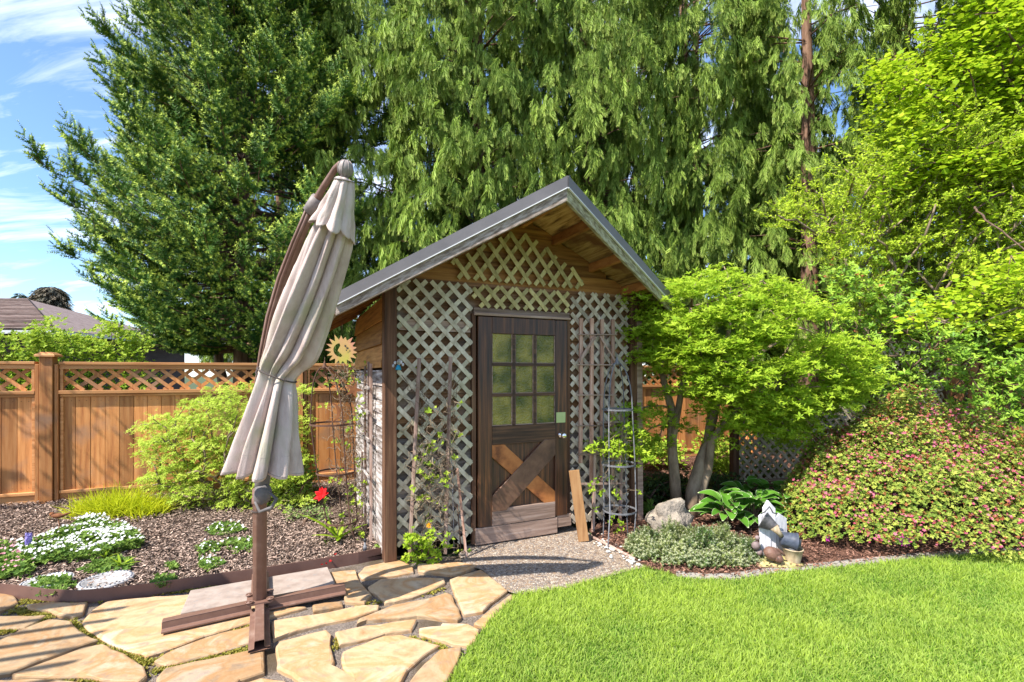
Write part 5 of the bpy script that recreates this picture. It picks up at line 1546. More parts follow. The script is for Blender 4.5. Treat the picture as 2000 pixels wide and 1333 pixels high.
# hosta
base = gp(1480, 1035)
t = thing("hosta", base, "hosta with big green leaves edged in white behind the statue", "plant")
def T_hosta():
    V, Fc, B = [], [], []; n = 7
    for i in range(n + 1):
        y = i / n; wd = .29 * math.sin(math.pi * min(1, y ** .8 * .97 + .02)) ** .75 + .005
        zc = .13 * math.sin(y * math.pi) - .20 * y * y
        for x, tip in ((-1, 1), (-.86, .0), (0, 0), (.86, .0), (1, 1)):
            V.append([x * wd, y, zc + abs(x) * wd * .35]); B.append(1 if (tip or i == n) else 0)
    for i in range(n):
        for j in range(4):
            a = i * 5 + j
            Fc += [[a, a + 1, a + 6], [a, a + 6, a + 5]]
    return np.array(V), np.array(Fc), np.array(B, float)
HT = T_hosta(); fo = Fol(); mb = MB()
L, D, S = [], [], []
for cxp, cyp in ((1420, 985), (1470, 985), (1545, 985), (1510, 960), (1455, 955), (1560, 970)):
    c = gp(cxp, cyp + 45)
    for i in range(36):
        a = i * 2.4 + R.random(); el = R.uniform(.1, 1.2)
        d = Vector((math.cos(a) * math.cos(el), math.sin(a) * math.cos(el), math.sin(el)))
        st_ = R.uniform(.10, .26)
        p = c + Vector((d.x * st_ * .7, d.y * st_ * .7, .08 + d.z * st_))
        mb.tube([c + Vector((0, 0, .0)), c.lerp(p, .5) + Vector((0, 0, .03)), p], [.006, .005, .004], 4, .5, False)
        L.append(tuple(p)); D.append((d.x, d.y, d.z * .35 - .05)); S.append(R.uniform(.13, .22))
L, D, S = map(np.array, (L, D, S))
fo.stamp(HT, L, frames(D, np.array([0, -.25, 1.]) + rng.normal(0, .2, D.shape)), S)
mb.build("stalks", 'bark', t); fo.build("leaves", 'hosta', t)

# grey-green low shrub by the lawn
base = gp(1350, 1100)
t = thing("thyme_shrub", base, "low sprawling grey-green shrub spilling to the lawn edge before the boulder", "shrub")
n = 5200
u = rng.uniform(-1, 1, n); v = rng.uniform(-1, 1, n); k = u * u + v * v < 1; u, v = u[k], v[k]; n = len(u)
X = 1.56 + u * .56 + v * .05; Y_ = 4.16 + v * .36 - u * .05
zt = (.20 * np.sqrt(np.maximum(0, 1 - u * u - v * v)) * (.25 + 1.1 * lumps(X, Y_, 17)) * (.7 + .5 * rng.random(n))) + .02
Z_ = zt * rng.uniform(.45, 1.0, n)
fo = Fol()
dd = np.stack([u * .6 + rng.normal(0, .4, n), v * .6 + rng.normal(0, .4, n), np.ones(n) * .9], 1)
fo.stamp(T_twig(5, 4, .38, .07, 5), np.stack([X, Y_, Z_ - .02], 1), frames(dd, rdir(n)), rng.uniform(.03, .065, n), np.clip(lumps(X + 9, Y_, 9) * .7 + rng.normal(.2, .25, n), 0, 1))
fo.build("leaves", 'thyme', t)
tw = MB(); limbs(base + Vector((0, .1, 0)), [Vector((1.56 + math.cos(a) * r * .5, 4.16 + math.sin(a) * r * .3, .07)) for a, r in [(R.uniform(0, 6.28), R.uniform(.3, 1)) for _ in range(60)]], tw, .008, .002, 4, .1)
tw.build("twigs", 'twig', t)

# Japanese maple before the left fence
base = gp(432, 992)
t = thing("japanese_maple", base, "small Japanese maple with feathery yellow-green leaves before the left fence", "tree")
C = []
for i in range(560):
    px = R.uniform(255, 600); py = R.uniform(745, 985)
    tl = 800 - (px - 260) * .05 if px < 360 else 782 - (px - 360) * .42
    tl = max(tl, 748 if px > 440 else 760)
    if py < tl + R.uniform(-6, 12): continue
    if px < 255 + abs(py - 860) * .35 + R.uniform(0, 20): continue
    if py > 955 and px < 330: continue
    C.append(at(px, py, R.uniform(5.25, 5.95)))
C = np.array([tuple(c) for c in C]); print("jm", len(C))
fo = Fol(); P = pad_points(C, 26, rng.uniform(.08, .17, len(C)), .022)
rosettes(fo, P, rng.uniform(.024, .042, len(P)), up=(-.2, -.35, 1), spread=.35, tpls=[T_rosette(5, -.15, .3, 30 + i) for i in range(3)])
mb = MB(); mb.tube([base, base + Vector((0, 0, .12))], [.035, .03], 7); limbs([base + Vector((0, 0, .1)), base + Vector((.03, 0, .12)), base + Vector((-.03, 0, .11))], C[::2], mb, .022, .003, 4, .09)
mb.build("trunk", 'bark_tan', t); fo.build("crown", 'jmaple', t)

# hedge over the fence
def leafy(name, base, C, label, mat, cat="shrub", cnt=18, r=.16, th=.05, S=(.03, .055), up=(-.2, -.4, 1), bark='bark', tpls=ROS5, r0=.02, group=None, spread=.4):
    t = thing(name, base, label, cat, group)
    C = np.array([tuple(c) for c in C]); fo = Fol()
    P = pad_points(C, cnt, rng.uniform(r * .6, r * 1.2, len(C)), th)
    rosettes(fo, P, rng.uniform(S[0], S[1], len(P)), up=up, spread=spread, tpls=tpls)
    mb = MB(); limbs(Vector(base), C[::2], mb, r0, .003, 4, .08)
    mb.build("branches", bark, t); fo.build("leaves", mat, t)
    return t
C = []
for i in range(420):
    px = R.uniform(-90, 300); py = R.uniform(615, 800)
    top = 628 + 10 * math.sin(px * .05) + (8 if px < 60 else 0) + max(0, px - 210) * .25
    if py < top + R.uniform(0, 16): continue
    C.append(at(px, py, R.uniform(6.6, 7.1) if px > 100 else R.uniform(6.0, 6.6)))
leafy("raspberry_hedge", Vector((-5.9, 6.6, 0)), C, "bright leafy hedge showing over the left fence below the neighbour's roof", 'hedge', "hedge", cnt=16, r=.15)
# plants beyond the gap right of the shed
def box_pts(n, x0, x1, y0, y1, ya, yb):
    return [at(R.uniform(x0, x1), R.uniform(y0, y1), R.uniform(ya, yb)) for _ in range(n)]
leafy("leafy_shrub", gp(1285, 905), box_pts(60, 1248, 1330, 862, 900, 7.6, 8.1), "bright lime shrub against the back fence just right of the shed", 'hedge', cnt=14, r=.14)
leafy("leafy_shrub", gp(1410, 915), box_pts(60, 1365, 1440, 850, 925, 7.0, 7.8), "light green shrub between the tree stems and the low lattice", 'hedge', cnt=14, r=.13)
leafy("leafy_shrub", gp(1475, 915), box_pts(60, 1440, 1560, 855, 950, 6.9, 7.4), "green shrub glimpsed through the low lattice screen", 'bed', cnt=12, r=.12)
C = box_pts(90, 1232, 1335, 925, 1010, 5.5, 6.3)
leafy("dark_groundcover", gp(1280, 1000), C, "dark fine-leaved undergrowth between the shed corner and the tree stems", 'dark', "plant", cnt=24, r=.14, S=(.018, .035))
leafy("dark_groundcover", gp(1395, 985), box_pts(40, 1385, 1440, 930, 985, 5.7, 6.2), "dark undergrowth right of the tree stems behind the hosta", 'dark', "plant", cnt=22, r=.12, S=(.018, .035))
leafy("red_leaf_shrub", gp(570, 1000), box_pts(60, 530, 612, 905, 990, 5.5, 6.0), "small shrub with dark and lime leaves right of the parasol skirt", 'bed', cnt=12, r=.09, S=(.03, .05))
leafy("lavender_clump", gp(592, 1032), box_pts(40, 560, 640, 1000, 1030, 5.0, 5.3), "grey-green lavender clump behind the red tulip", 'thyme', "plant", cnt=22, r=.08, S=(.014, .026))
leafy("far_right_grass", gp(1960, 935), box_pts(30, 1900, 2010, 905, 935, 6.3, 6.8), "silvery spiky clump above the azalea at the right edge", 'thyme', "plant", cnt=20, r=.12, S=(.03, .05))

# ferns
def fern(base, n, ln, label, mat='fern'):
    base = Vector(base)
    t = thing("fern", base, label, "plant", "ferns under the lime tree")
    fo = Fol(); d = []
    FT = T_frond(12, 8, .5, .3)
    a = np.arange(n) * 2.4 + rng.random(n)
    D = np.stack([np.cos(a), np.sin(a), rng.uniform(.5, 1.1, n)], 1)
    fo.stamp(FT, np.tile(np.array(tuple(base)), (n, 1)) + [0, 0, .02], frames(D, np.array([0, 0, 1.])), rng.uniform(.7, 1.1, n) * ln)
    fo.build("fronds", mat, t)
fern(gp(1272, 1010), 14, .28, "small bright fern at the foot of the shed's right corner")
fern(gp(1300, 965), 16, .38, "larger fern in the shade behind the left stem")
fern(gp(1420, 960), 14, .34, "fern in a sunny patch right of the tree stems")
fern(gp(1250, 985), 12, .30, "dark fern close beside the shed wall")

# golden grass
base = gp(235, 1008)
t = thing("golden_grass", base, "tuft of arching golden-yellow grass in front of the left fence", "grass clump")
fo = Fol(); n = 1500
X = rng.uniform(-1, 1, n); 
L = np.stack([base.x + X * .42 + rng.normal(0, .05, n), base.y + .05 + rng.normal(0, .10, n) - X * .0, np.full(n, .01)], 1)
hh = rng.uniform(.18, .38, n) * (1 - .35 * np.abs(X))
D = np.stack([rng.normal(0, .5, n) + X * .5, rng.normal(-.25, .5, n), np.ones(n)], 1)
fr = frames(D, np.stack([rng.normal(0, 1, n), rng.normal(0, 1, n), np.full(n, .1)], 1))[:, :, [0, 2, 1]]
fo.stamp(T_blade(.07, .55), L, fr, np.stack([rng.uniform(.09, .16, n), hh, hh], 1), rng.random(n))
fo.build("blades", 'golden', t)

# flowering bedding
def patch(name, poly, n, label, lm, fm, cat="flowers", h=.09, fs=(.010, .018), fd=.8, S=(.018, .035), npet=6, grp=None):
    P = [gp(*p, .02) for p in poly]
    c = sum(P, Vector()) / len(P); c.z = .0
    t = thing(name, c, label, cat, grp)
    x0, x1 = min(p.x for p in P), max(p.x for p in P); y0, y1 = min(p.y for p in P), max(p.y for p in P)
    x = rng.uniform(x0, x1, n * 4); y = rng.uniform(y0, y1, n * 4); k = inpoly(x, y, [(p.x, p.y) for p in P]); x, y = x[k][:n], y[k][:n]
    top = h * (.45 + .8 * lumps(x, y, 11, 3))
    fo = Fol(); z = .02 + top * rng.uniform(.2, 1, len(x))
    rosettes(fo, np.stack([x, y, z], 1), rng.uniform(S[0], S[1], len(x)), up=(-.1, -.2, 1), spread=.45, tpls=ROS5)
    fo.build("leaves", lm, t)
    if fm:
        m = rng.random(len(x)) < fd; x2, y2, t2 = x[m], y[m], top[m]
        f2 = Fol(); q = len(x2); zv = nrm(rng.normal(0, .35, (q, 3)) + [0, -.35, 1])
        f2.stamp(T_flower(npet, .7, .12), np.stack([x2, y2, .03 + t2 + rng.uniform(0, .02, q)], 1), frames(np.cross(zv, rdir(q)), zv), rng.uniform(fs[0], fs[1], q))
        tag(f2.build("petals", fm, t), kind='stuff')
    return t
patch("candytuft", [(70, 1066), (150, 1040), (230, 1034), (272, 1050), (282, 1072), (240, 1086), (190, 1100), (120, 1105), (60, 1112), (20, 1100), (15, 1080)], 2600, "mound of white flowers over green leaves in the left bed", 'bed', 'white', fs=(.008, .015), fd=.20, h=.10)
patch("candytuft", [(-60, 1085), (10, 1072), (40, 1095), (70, 1112), (60, 1135), (-10, 1140), (-80, 1130)], 900, "leafy clump with pink flowers at the left picture edge", 'bed', 'pinkish', fd=.09, fs=(.008, .014), h=.10)
patch("candytuft", [(140, 1030), (165, 1018), (205, 1020), (215, 1034), (170, 1042)], 260, "small white flower clump in front of the golden grass", 'bed', 'white', fd=.4, fs=(.008, .014), h=.07)
for q in [([(403, 1040), (430, 1026), (470, 1030), (482, 1040), (440, 1050), (410, 1050)], 240, "neat green tuft flecked with white, left of the parasol post", 'white', .10),
          ([(425, 1068), (450, 1055), (495, 1060), (495, 1078), (450, 1084)], 160, "sparse white pansy clump touching the parasol post", 'white', .09),
          ([(380, 1078), (410, 1064), (430, 1070), (425, 1084), (395, 1090)], 120, "small pansy plant between two tufts left of the post", 'white', .09),
          ([(385, 1105), (420, 1095), (440, 1105), (415, 1118), (390, 1115)], 110, "pale pansy plant lower in the bark chips", 'white', .09),
          ([(292, 1148), (310, 1136), (338, 1136), (345, 1143), (315, 1152)], 150, "flat green weed spilling over the brown edging", None, 0),
          ([(56, 1148), (75, 1135), (130, 1132), (150, 1148), (110, 1166), (70, 1162)], 300, "green trailing plant over the edging beside the paler disc", 'white', .03),
          ([(150, 1118), (190, 1098), (262, 1100), (250, 1118), (190, 1126)], 260, "green seedlings just above the mosaic disc", None, 0),
          ([(322, 1113), (335, 1105), (348, 1110), (340, 1117)], 40, "tiny lone seedling in the bark chips", None, 0),
          ([(735, 1072), (750, 1060), (772, 1062), (775, 1075), (750, 1080)], 160, "lime seedling clump at the foot of the shed's corner post", None, 0)]:
    patch("bedding_plant", q[0], q[1], q[2], 'bed', q[3], "plant", h=.045, fs=(.007, .013), fd=q[4], grp="small plants dotted in the bark chips")
# blades: tulip and daffodil leaves
def strap(base, spec, name, label, mat='bed', cat="plant", grp=None):
    base = Vector(base); t = thing(name, base, label, cat, grp); fo = Fol()
    for a, el, ln, wd in spec:
        D = np.array([[math.cos(a) * math.cos(el), math.sin(a) * math.cos(el), math.sin(el)]])
        v = []; f = []
        for i in range(7):
            y = i / 6; w_ = wd / 2 * math.sin(math.pi * (y * .9 + .08)) ** .7
            v += [[-w_, y * ln, .02 - .35 * ln * y * y], [w_, y * ln, .02 - .35 * ln * y * y]]
        for i in range(6): f += [[2 * i, 2 * i + 1, 2 * i + 3], [2 * i, 2 * i + 3, 2 * i + 2]]
        fo.stamp((np.array(v), np.array(f), np.zeros(14)), np.array([tuple(base)]), frames(D, np.array([0, 0, 1.])), 1.0)
    fo.build("leaves", mat, t)
    return t
sp = lambda n, ln, wd: [(i * 2.4 + R.random(), R.uniform(.5, 1.3), ln * R.uniform(.7, 1.1), wd) for i in range(n)]
tb = gp(662, 1058, .01)
t = strap(tb, sp(9, .26, .05) + [(math.pi * 1.0, .9, .42, .05)], "red_tulip", "red tulip with broad green leaves inside the iron obelisk", 'lime', "flower")
mb = MB(); hd = at(630, 968, tb.y)
mb.tube([tb, tb.lerp(hd, .5) + Vector((-.02, 0, 0)), hd], [.005, .005, .004], 5, .5); mb.build("stalk", LM['bed'], t)
fo = Fol(); z1_ = nrm(np.array([[-.3, -.6, .5], [.1, -.7, .5]]))
fo.stamp(T_flower(6, .6, .5), np.array([tuple(hd), tuple(hd + Vector((0, 0, .01)))]), frames(np.cross(z1_, [[1, .1, 0], [0, .1, 1]]), z1_), np.array([.075, .06])); fo.build("flower", 'red', t)
strap(gp(235, 1113, .01), sp(12, .14, .018), "daffodil_leaves", "tuft of upright daffodil leaves behind the mosaic disc", 'lime')
strap(gp(205, 1098, .01), sp(8, .14, .012), "daffodil_leaves", "thin green shoots between the white flowers and the disc", 'lime')
strap(gp(25, 1128, .01), sp(14, .16, .02), "strap_leaf_clump", "strap-leaved clump at the left end of the edging", 'bed')
t = strap(gp(56, 1080, .01), sp(5, .12, .014), "hyacinth", "lilac flower spike among the white flowers", 'bed', "flower")
fo = Fol(); n = 60; zz_ = rng.random(n)
c = gp(56, 1080, .01); aa = rng.uniform(0, 6.28, n)
zv = np.stack([np.cos(aa), np.sin(aa), np.full(n, .3)], 1)
fo.stamp(T_flower(5, .6, .4), np.array([tuple(c)]) + np.stack([np.cos(aa) * .015, np.sin(aa) * .015, .06 + zz_ * .11], 1), frames(np.cross(zv, rdir(n)), zv), .014); fo.build("flower", 'purple', t)
# fallen petals
fo = Fol(); pt = [gp(x, y, .035) for x, y in [(632, 1096), (640, 1092), (645, 1098), (636, 1102), (652, 1090), (628, 1104), (655, 1084)]]
rosettes(fo, np.array([tuple(p) for p in pt]), .02, tpls=ROS5); tag(fo.build("fallen_petals", 'red', None), "scatter of dark red petals on the bark behind the edging", "petals", kind='stuff')

# brown vine and weeds at the shed lattice foot
def vine(name, label, region, n, Y0, leafy_, mat='hedge', seed=0, nl=3):
    rr = random.Random(seed); b = W(.45, .10, 0) if Y0 is None else Vector(Y0)
    t = thing(name, b, label, "vine"); mb = MB(); Ls = []
    for i in range(n):
        x, y = rr.uniform(region[0], region[1]), rr.uniform(region[2], region[3])
        p = Y0 is None and None
        pts = []
        ang = rr.uniform(0, 6.28)
        for j in range(7):
            a = j / 6
            pts.append((x + math.cos(ang) * 26 * a + rr.uniform(-6, 6), y - math.sin(ang) * 36 * a + rr.uniform(-7, 7)))
        yy = rr.uniform(region[4], region[5])
        P = [at(q[0], q[1], yy + rr.uniform(-.03, .03)) for q in pts]
        P = [v if v.z > .01 else Vector((v.x, v.y, .01)) for v in P]
        mb.tube(P, .0016 + rr.random() * .0018, 3, rr.random(), False)
        if rr.random() < leafy_: Ls.append(P[-1])
    mb.build("stems", 'twig', t)
    if Ls:
        L = np.repeat(np.array([tuple(p) for p in Ls]), nl, 0) + rng.normal(0, .02, (len(Ls) * nl, 3))
        fo = Fol(); rosettes(fo, L, rng.uniform(.02, .04, len(L)), up=(-.2, -.6, .8), spread=.5, tpls=ROS5); fo.build("leaves", mat, t)
    return t
vine("climbing_vine", "tangle of bare brown stems climbing the shed's left lattice between two stakes", (805, 885, 760, 1085, 3.98, 4.10), 230, None, .14, seed=1)
vine("climbing_vine", "pale dry vine tangled round the rusty obelisk and the shed's white side wall", (655, 712, 720, 1060, 4.35, 4.75), 260, gp(690, 1050), .22, seed=2)
C = [at(R.uniform(795, 872), R.uniform(1045, 1098), R.uniform(3.92, 4.02)) for _ in range(26)]
leafy("lime_weed", gp(825, 1098), C, "lime green weed clump at the foot of the left lattice", 'lime', "plant", cnt=9, r=.05, th=.02, S=(.02, .035))
# poppy
pb = gp(838, 1090); t = thing("orange_poppy", pb, "single orange poppy on a thin stem before the left lattice", "flower")
hd = at(838, 1027, pb.y); mb = MB(); mb.tube([pb, pb.lerp(hd, .5) + Vector((.01, 0, 0)), hd], .002, 4); mb.build("stalk", LM['bed'], t)
fo = Fol(); zv = nrm(np.array([[-.1, -.9, .3]])); fo.stamp(T_flower(6, .9, .3), np.array([tuple(hd)]), frames(np.cross(zv, [[1, 0, 0]]), zv), np.array([.024])); fo.build("flower", 'orange', t)
# ------------------------------------------------------------------ garden furniture and ornaments
def obelisk(name, base, tops, rings, feet, label, mat='rust', r=.006):
    t = thing(name, base, label, "plant support")
    top = tops
    for f in feet:
        mb = MB()
        ring_pts = []
        for (c, rr_, a) in [(c, rr_, f[1]) for c, rr_ in rings]:
            ring_pts.append(c + Vector((math.cos(a) * rr_, math.sin(a) * rr_, 0)))
        P = [f[0]] + ring_pts[::-1]
        c0, r0_ = rings[0]
        a = f[1]
        for k in range(1, 7):
            b = k / 6 * math.pi / 2
            P.append(Vector((c0.x + (top.x - c0.x) * math.sin(b) ** 2 + math.cos(a) * r0_ * math.cos(b), c0.y + math.sin(a) * r0_ * math.cos(b), c0.z + (top.z - c0.z) * math.sin(b))))
        mb.tube(P, r, 6); mb.build("upright", mat, t)
    for c, rr_ in rings:
        mb = MB()
        n = 30
        for i in range(n):
            a0, a1 = 2 * math.pi * i / n, 2 * math.pi * (i + 1) / n
            A, B = c + Vector((math.cos(a0), math.sin(a0), 0)) * (rr_ + .006), c + Vector((math.cos(a1), math.sin(a1), 0)) * (rr_ + .006)
            mb.bar(A, B, .004, .016, var=.5)
        mb.build("hoop", mat, t)
    mb = MB(); mb.lathe([(.001, .06), (.010, .03), (.020, .0), (.024, -.015), (.006, -.03)][::-1], top, 10); mb.tube([top, top + Vector((0, 0, .085))], .003, 5); mb.build("finial", mat, t)
    return t
yb = 4.45
obelisk("obelisk_trellis", gp(668, 1060), at(634, 716, yb), [(at(648, 828, yb), .185), (at(656, 922, yb), .165), (at(668, 1018, yb), .135)],
        [(gp(637, 1062), 3.3), (gp(648, 1045), 1.9), (gp(697, 1069), 5.6), (gp(686, 1052), .5)], "tall rusty iron obelisk leaning beside the shed's white side wall")
yb = 4.62
obelisk("obelisk_trellis", gp(1208, 1062), at(1205, 708, yb), [(at(1206, 800, yb), .14), (at(1208, 906, yb), .155), (at(1210, 996, yb), .155)],
        [(gp(1187, 1072), 3.9), (gp(1237, 1064), 5.9), (gp(1178, 1050), 2.6), (gp(1226, 1046), .9)], "grey iron obelisk against the shed's right lattice", 'iron')
vine("clematis_vine", "sparse clematis with pale new leaves on the grey obelisk", (1180, 1225, 850, 1050, 4.5, 4.7), 26, gp(1190, 1068), .9, 'lime', seed=5)

# hanging sun face
def star_poly(n, r0, r1, rs, ph=0):
    rr = random.Random(rs); out = []
    for i in range(n * 2):
        a = math.pi * i / n + ph
        q = (r1 * rr.uniform(.85, 1.1)) if i % 2 else r0
        out.append((math.cos(a + (rr.uniform(-.06, .06) if i % 2 else 0)) * q, math.sin(a) * q))
    return out
cS = at(668, 684, 3.6)
t = thing("sun_ornament", cS, "yellow and orange painted metal sun with a crescent cut-out, hanging from the eave corner", "ornament")
rx = Vector((1, .15, 0)).normalized(); rz_ = Vector((0, 0, 1))
outer = star_poly(17, .078, .122, 3)
hole = []
for i in range(17):   # crescent hole
    a = math.radians(100 + 175 * i / 16); hole.append((.012 - .0 + math.cos(a) * .052 - .01, math.sin(a) * .052))
for i in range(1, 12):
    a = math.radians(265 - 150 * i / 12); hole.append((.030 + math.cos(a) * .048, math.sin(a) * .042))
def holed(mbx, outer, hole, P, off, mat=None):
    """ring-shaped plate between an outer outline and a hole, both star-shaped round the hole's middle"""
    hx, hy = sum(h[0] for h in hole) / len(hole), sum(h[1] for h in hole) / len(hole)
    N = 136
    def ray(poly, a):
        best = None; dx_, dy_ = math.cos(a), math.sin(a)
        for i in range(len(poly)):
            x0, y0 = poly[i][0] - hx, poly[i][1] - hy; x1, y1 = poly[(i + 1) % len(poly)][0] - hx, poly[(i + 1) % len(poly)][1] - hy
            den = dx_ * (y1 - y0) - dy_ * (x1 - x0)
            if abs(den) < 1e-12: continue
            u = (x0 * (y1 - y0) - y0 * (x1 - x0)) / den; v = (x0 * dy_ - y0 * dx_) / den
            if u > 0 and -1e-6 <= v <= 1 + 1e-6: best = u if best is None else max(best, u)
        return best or .01
    vs = []
    for i in range(N):
        a = 2 * math.pi * i / N
        for poly in (outer, hole):
            r_ = ray(poly, a)
            vs.append(P(hx + math.cos(a) * r_, hy + math.sin(a) * r_))
    m = len(vs); vs += [v + off for v in vs]
    fs = []
    for i in range(N):
        a, b, c, d = 2 * i, 2 * i + 1, (2 * i + 3) % m, (2 * i + 2) % m
        fs += [(a, b, c, d), (m + d, m + c, m + b, m + a), (a, d, m + d, m + a), (c, b, m + b, m + c)]
    mbx.add(vs, fs, .5)
mb = MB()
holed(mb, outer, [(x - .012, y) for x, y in hole], lambda x, y: cS + rx * x + rz_ * y, Vector((0, .003, 0)))
mb.build("sun_plate", 'sunmetal', t)
mb = MB()
for (x, y, s) in ((.026, .03, .012), (.044, .012, .011), (.034, -.002, .008)):
    sp_ = star_poly(5, s * .45, s, 1, .3)
    mb.add([cS + rx * a_ + rz_ * b_ + Vector((x, -.002, y)) for a_, b_ in sp_], [tuple(range(10))], .5)
mb.build("star_cutout", 'black', t)
mb = MB(); mb.tube([cS + rz_ * .12, W(-.36, .30, 2.0)], .0012, 4); mb.build("hanging_wire", 'rust', t)

def plate(name, poly, c, label, mat, ry=0.0, th=.004, cat="ornament", ax=None):
    mb = MB(); a = ax or Vector((1, .2, 0)).normalized()
    q = Matrix.Rotation(ry, 2)
    mb.slab([Vector(c) + a * (q @ Vector(p))[0] + Vector((0, 0, 1)) * (q @ Vector(p))[1] for p in poly], (0, th, 0), .5)
    return tag(mb.build(name, mat), label, cat)
moon = [(math.cos(math.radians(a)) * .075, math.sin(math.radians(a)) * .085) for a in range(-85, 90, 12)] + [(math.cos(math.radians(a)) * .048, math.sin(math.radians(a)) * .078) for a in range(85, -90, -14)]
plate("moon_ornament", moon, at(647, 806, 4.25), "rusty crescent moon hanging on the leaning obelisk", 'rust_o')
plate("star_ornament", star_poly(5, .03, .08, 2, .4), at(691, 762, 4.2), "rusty star hanging just right of the sun ornament, by the shed corner", 'rust_o', .2)
# small chime with a blue bead box
c = W(.06, .16, 1.6); c = at(778, 716, 3.95)
t = thing("wind_chime", c, "tiny wind chime with a bright blue bell on the shed's corner lattice", "wind chime")
mb = MB(); mb.lathe([(.024, -.03), (.026, -.028), (.018, .0), (.008, .012), (.001, .014)], c, 4); mb.build("bell", 'bluetin', t)
mb = MB()
for dx_, dz_ in ((-.03, .03), (.02, .035), (-.045, .005), (0, .045), (.035, .015)):
    mb.blob(c + Vector((dx_, .012, dz_)), (.011, .006, .014), .1, 8, 6)
mb.build("glass_bead", 'disc', t)
mb = MB(); mb.tube([c + Vector((0, 0, .01)), c + Vector((.002, .01, .12))], .0015, 4); mb.build("hanging_wire", 'rust', t)

# leaning stakes
def stick(name, a, b, wd, label, mat, cat="stake", grp=None, th=None, tube=False):
    mb = MB()
    if tube: mb.tube([a, a.lerp(b, .35) + Vector((.003, 0, 0)), b], [wd / 2, wd / 2, wd / 2 * .8], 7)
    else: mb.bar(a, b, wd, th or wd * .6, up=(0, -1, 0))
    return tag(mb.build(name, mat, bevel=0 if tube else .002), label, cat, grp)
t = thing("wire_trellis", gp(840, 1088), "chicken wire stretched between two grey wooden stakes on the left lattice", "trellis")
s1a, s1b, s2a, s2b = gp(800, 1090), at(819, 700, 4.02), gp(870, 1078), at(880, 697, 4.12)
for a, b in ((s1a, s1b), (s2a, s2b)):
    mb = MB(); mb.bar(a - Vector((0, 0, .02)), b, .030, .02, up=(0, -1, 0)); mb.build("stake", 'stake', t, bevel=.003)
mb = MB()
n, m_ = 9, 38
def wp(i, j): 
    a = s1a.lerp(s1b, j / m_ * .96 + .02); b = s2a.lerp(s2b, j / m_ * .96 + .02)
    return a.lerp(b, i / n) + Vector((0, .012, 0))
for j in range(m_):
    for i in range(n):
        o_ = .5 if j % 2 else 0
        if i + o_ > n - .5: continue
        p0_ = wp(i + o_, j); p1_ = wp(i + o_ + .25, j + .5); p2_ = wp(i + o_ + .5 + .25, j + .5); p3_ = wp(i + o_ + .5 * 1, j + 1)
        mb.tube([p0_, p1_], .0007, 3, .5, False); mb.tube([wp(i + o_ + .5, j), p1_], .0007, 3, .5, False); mb.tube([p1_, wp(i + o_ + .25, j + 1)], .0007, 3, .5, False)
mb.build("wire_mesh", 'rust', t)
stick("garden_stake", gp(911, 1088), at(893, 915, 4.15), .022, "reddish wooden stake leaning at the lattice just left of the door", 'stake_red')
stick("thin_cane", gp(900, 1076), at(893, 985, 4.22), .011, "short dark cane standing behind the reddish stake", 'rust', tube=True)
stick("green_cane", gp(887, 1085), at(882, 890, 4.16), .007, "thin greenish cane against the lattice left of the door", 'iron', tube=True)
a, b = gp(1140, 1057), at(1121, 919, 4.52)
mb = MB(); mb.bar(a + Vector((0, 0, .0)), b, .098, .045, up=(-.1, -1, 0)); tag(mb.build("leaning_plank", 'plank', bevel=.002), "short fresh wooden plank leaning on the lattice right of the door", "plank")
stick("fallen_stick", gp(1158, 1050, .012), gp(1240, 1092, .012), .028, "brown stick lying among white pebbles at the gravel edge", 'stake', "stick", tube=True)
stick("garden_stake", gp(313, 972), at(313, 905, 5.5), .022, "slim dark plastic stake below the Japanese maple", 'black', tube=True)

# cedar trellis right of the door, attached in front of the lattice
def WPx(px, py, o=.10):
    """point on the plane o in front of the shed wall seen at px, py"""
    k = (px - CX) / F
    s = (k * (P0.y - V.y * o) - (P0.x - V.x * o)) / (U.x - k * U.y)
    Yy = P0.y + U.y * s - V.y * o
    return W(s, o, HC - (py - CY) / F * Yy)
b = WPx(1165, 1030, .1); b.z = 0
t = thing("wooden_trellis", b, "reddish slatted wooden trellis fixed over the lattice right of the door", "trellis")
for px, pt_, pb_ in ((1134, 622, 905), (1155, 622, 960), (1175, 624, 960), (1196, 624, 940)):
    mb = MB(); mb.bar(WPx(px, pb_, .085), WPx(px + 1, pt_, .085), .036, .022, up=V); mb.build("upright_slat", 'stake_red', t, bevel=.002)
for py, x0, x1 in ((654, 1128, 1205), (713, 1127, 1203), (772, 1126, 1204), (832, 1126, 1204)):
    mb = MB(); mb.bar(WPx(x0, py, .102), WPx(x1, py, .102), .012, .018, up=V); mb.build("cross_slat", 'sill', t, bevel=.001)
mb = MB(); mb.bar(WPx(1130, 708, .118), WPx(1163, 657, .118), .03, .008, up=V); mb.build("brace_slat", 'stake', t)
mb = MB(); mb.bar(WPx(1172, 657, .118), WPx(1203, 708, .118), .016, .008, up=V); mb.build("brace_slat", 'stake', t)
b = WPx(1145, 1040, .1); b.z = 0
t = thing("ladder_trellis", b, "grey ladder-like trellis standing lower right of the door, behind the leaning plank", "trellis")
for px, pt_, pb_ in ((1162, 882, 1052), (1215, 810, 1036)):
    mb = MB(); mb.bar(WPx(px - 4, pb_, .13), WPx(px, pt_, .13), .026, .02, up=V); mb.build("upright_slat", 'stake', t)
for py in (824, 886, 944):
    mb = MB(); mb.bar(WPx(1128 if py > 850 else 1165, py + 2, .145), WPx(1222, py, .145), .018, .014, up=V); mb.build("cross_slat", 'stake', t)
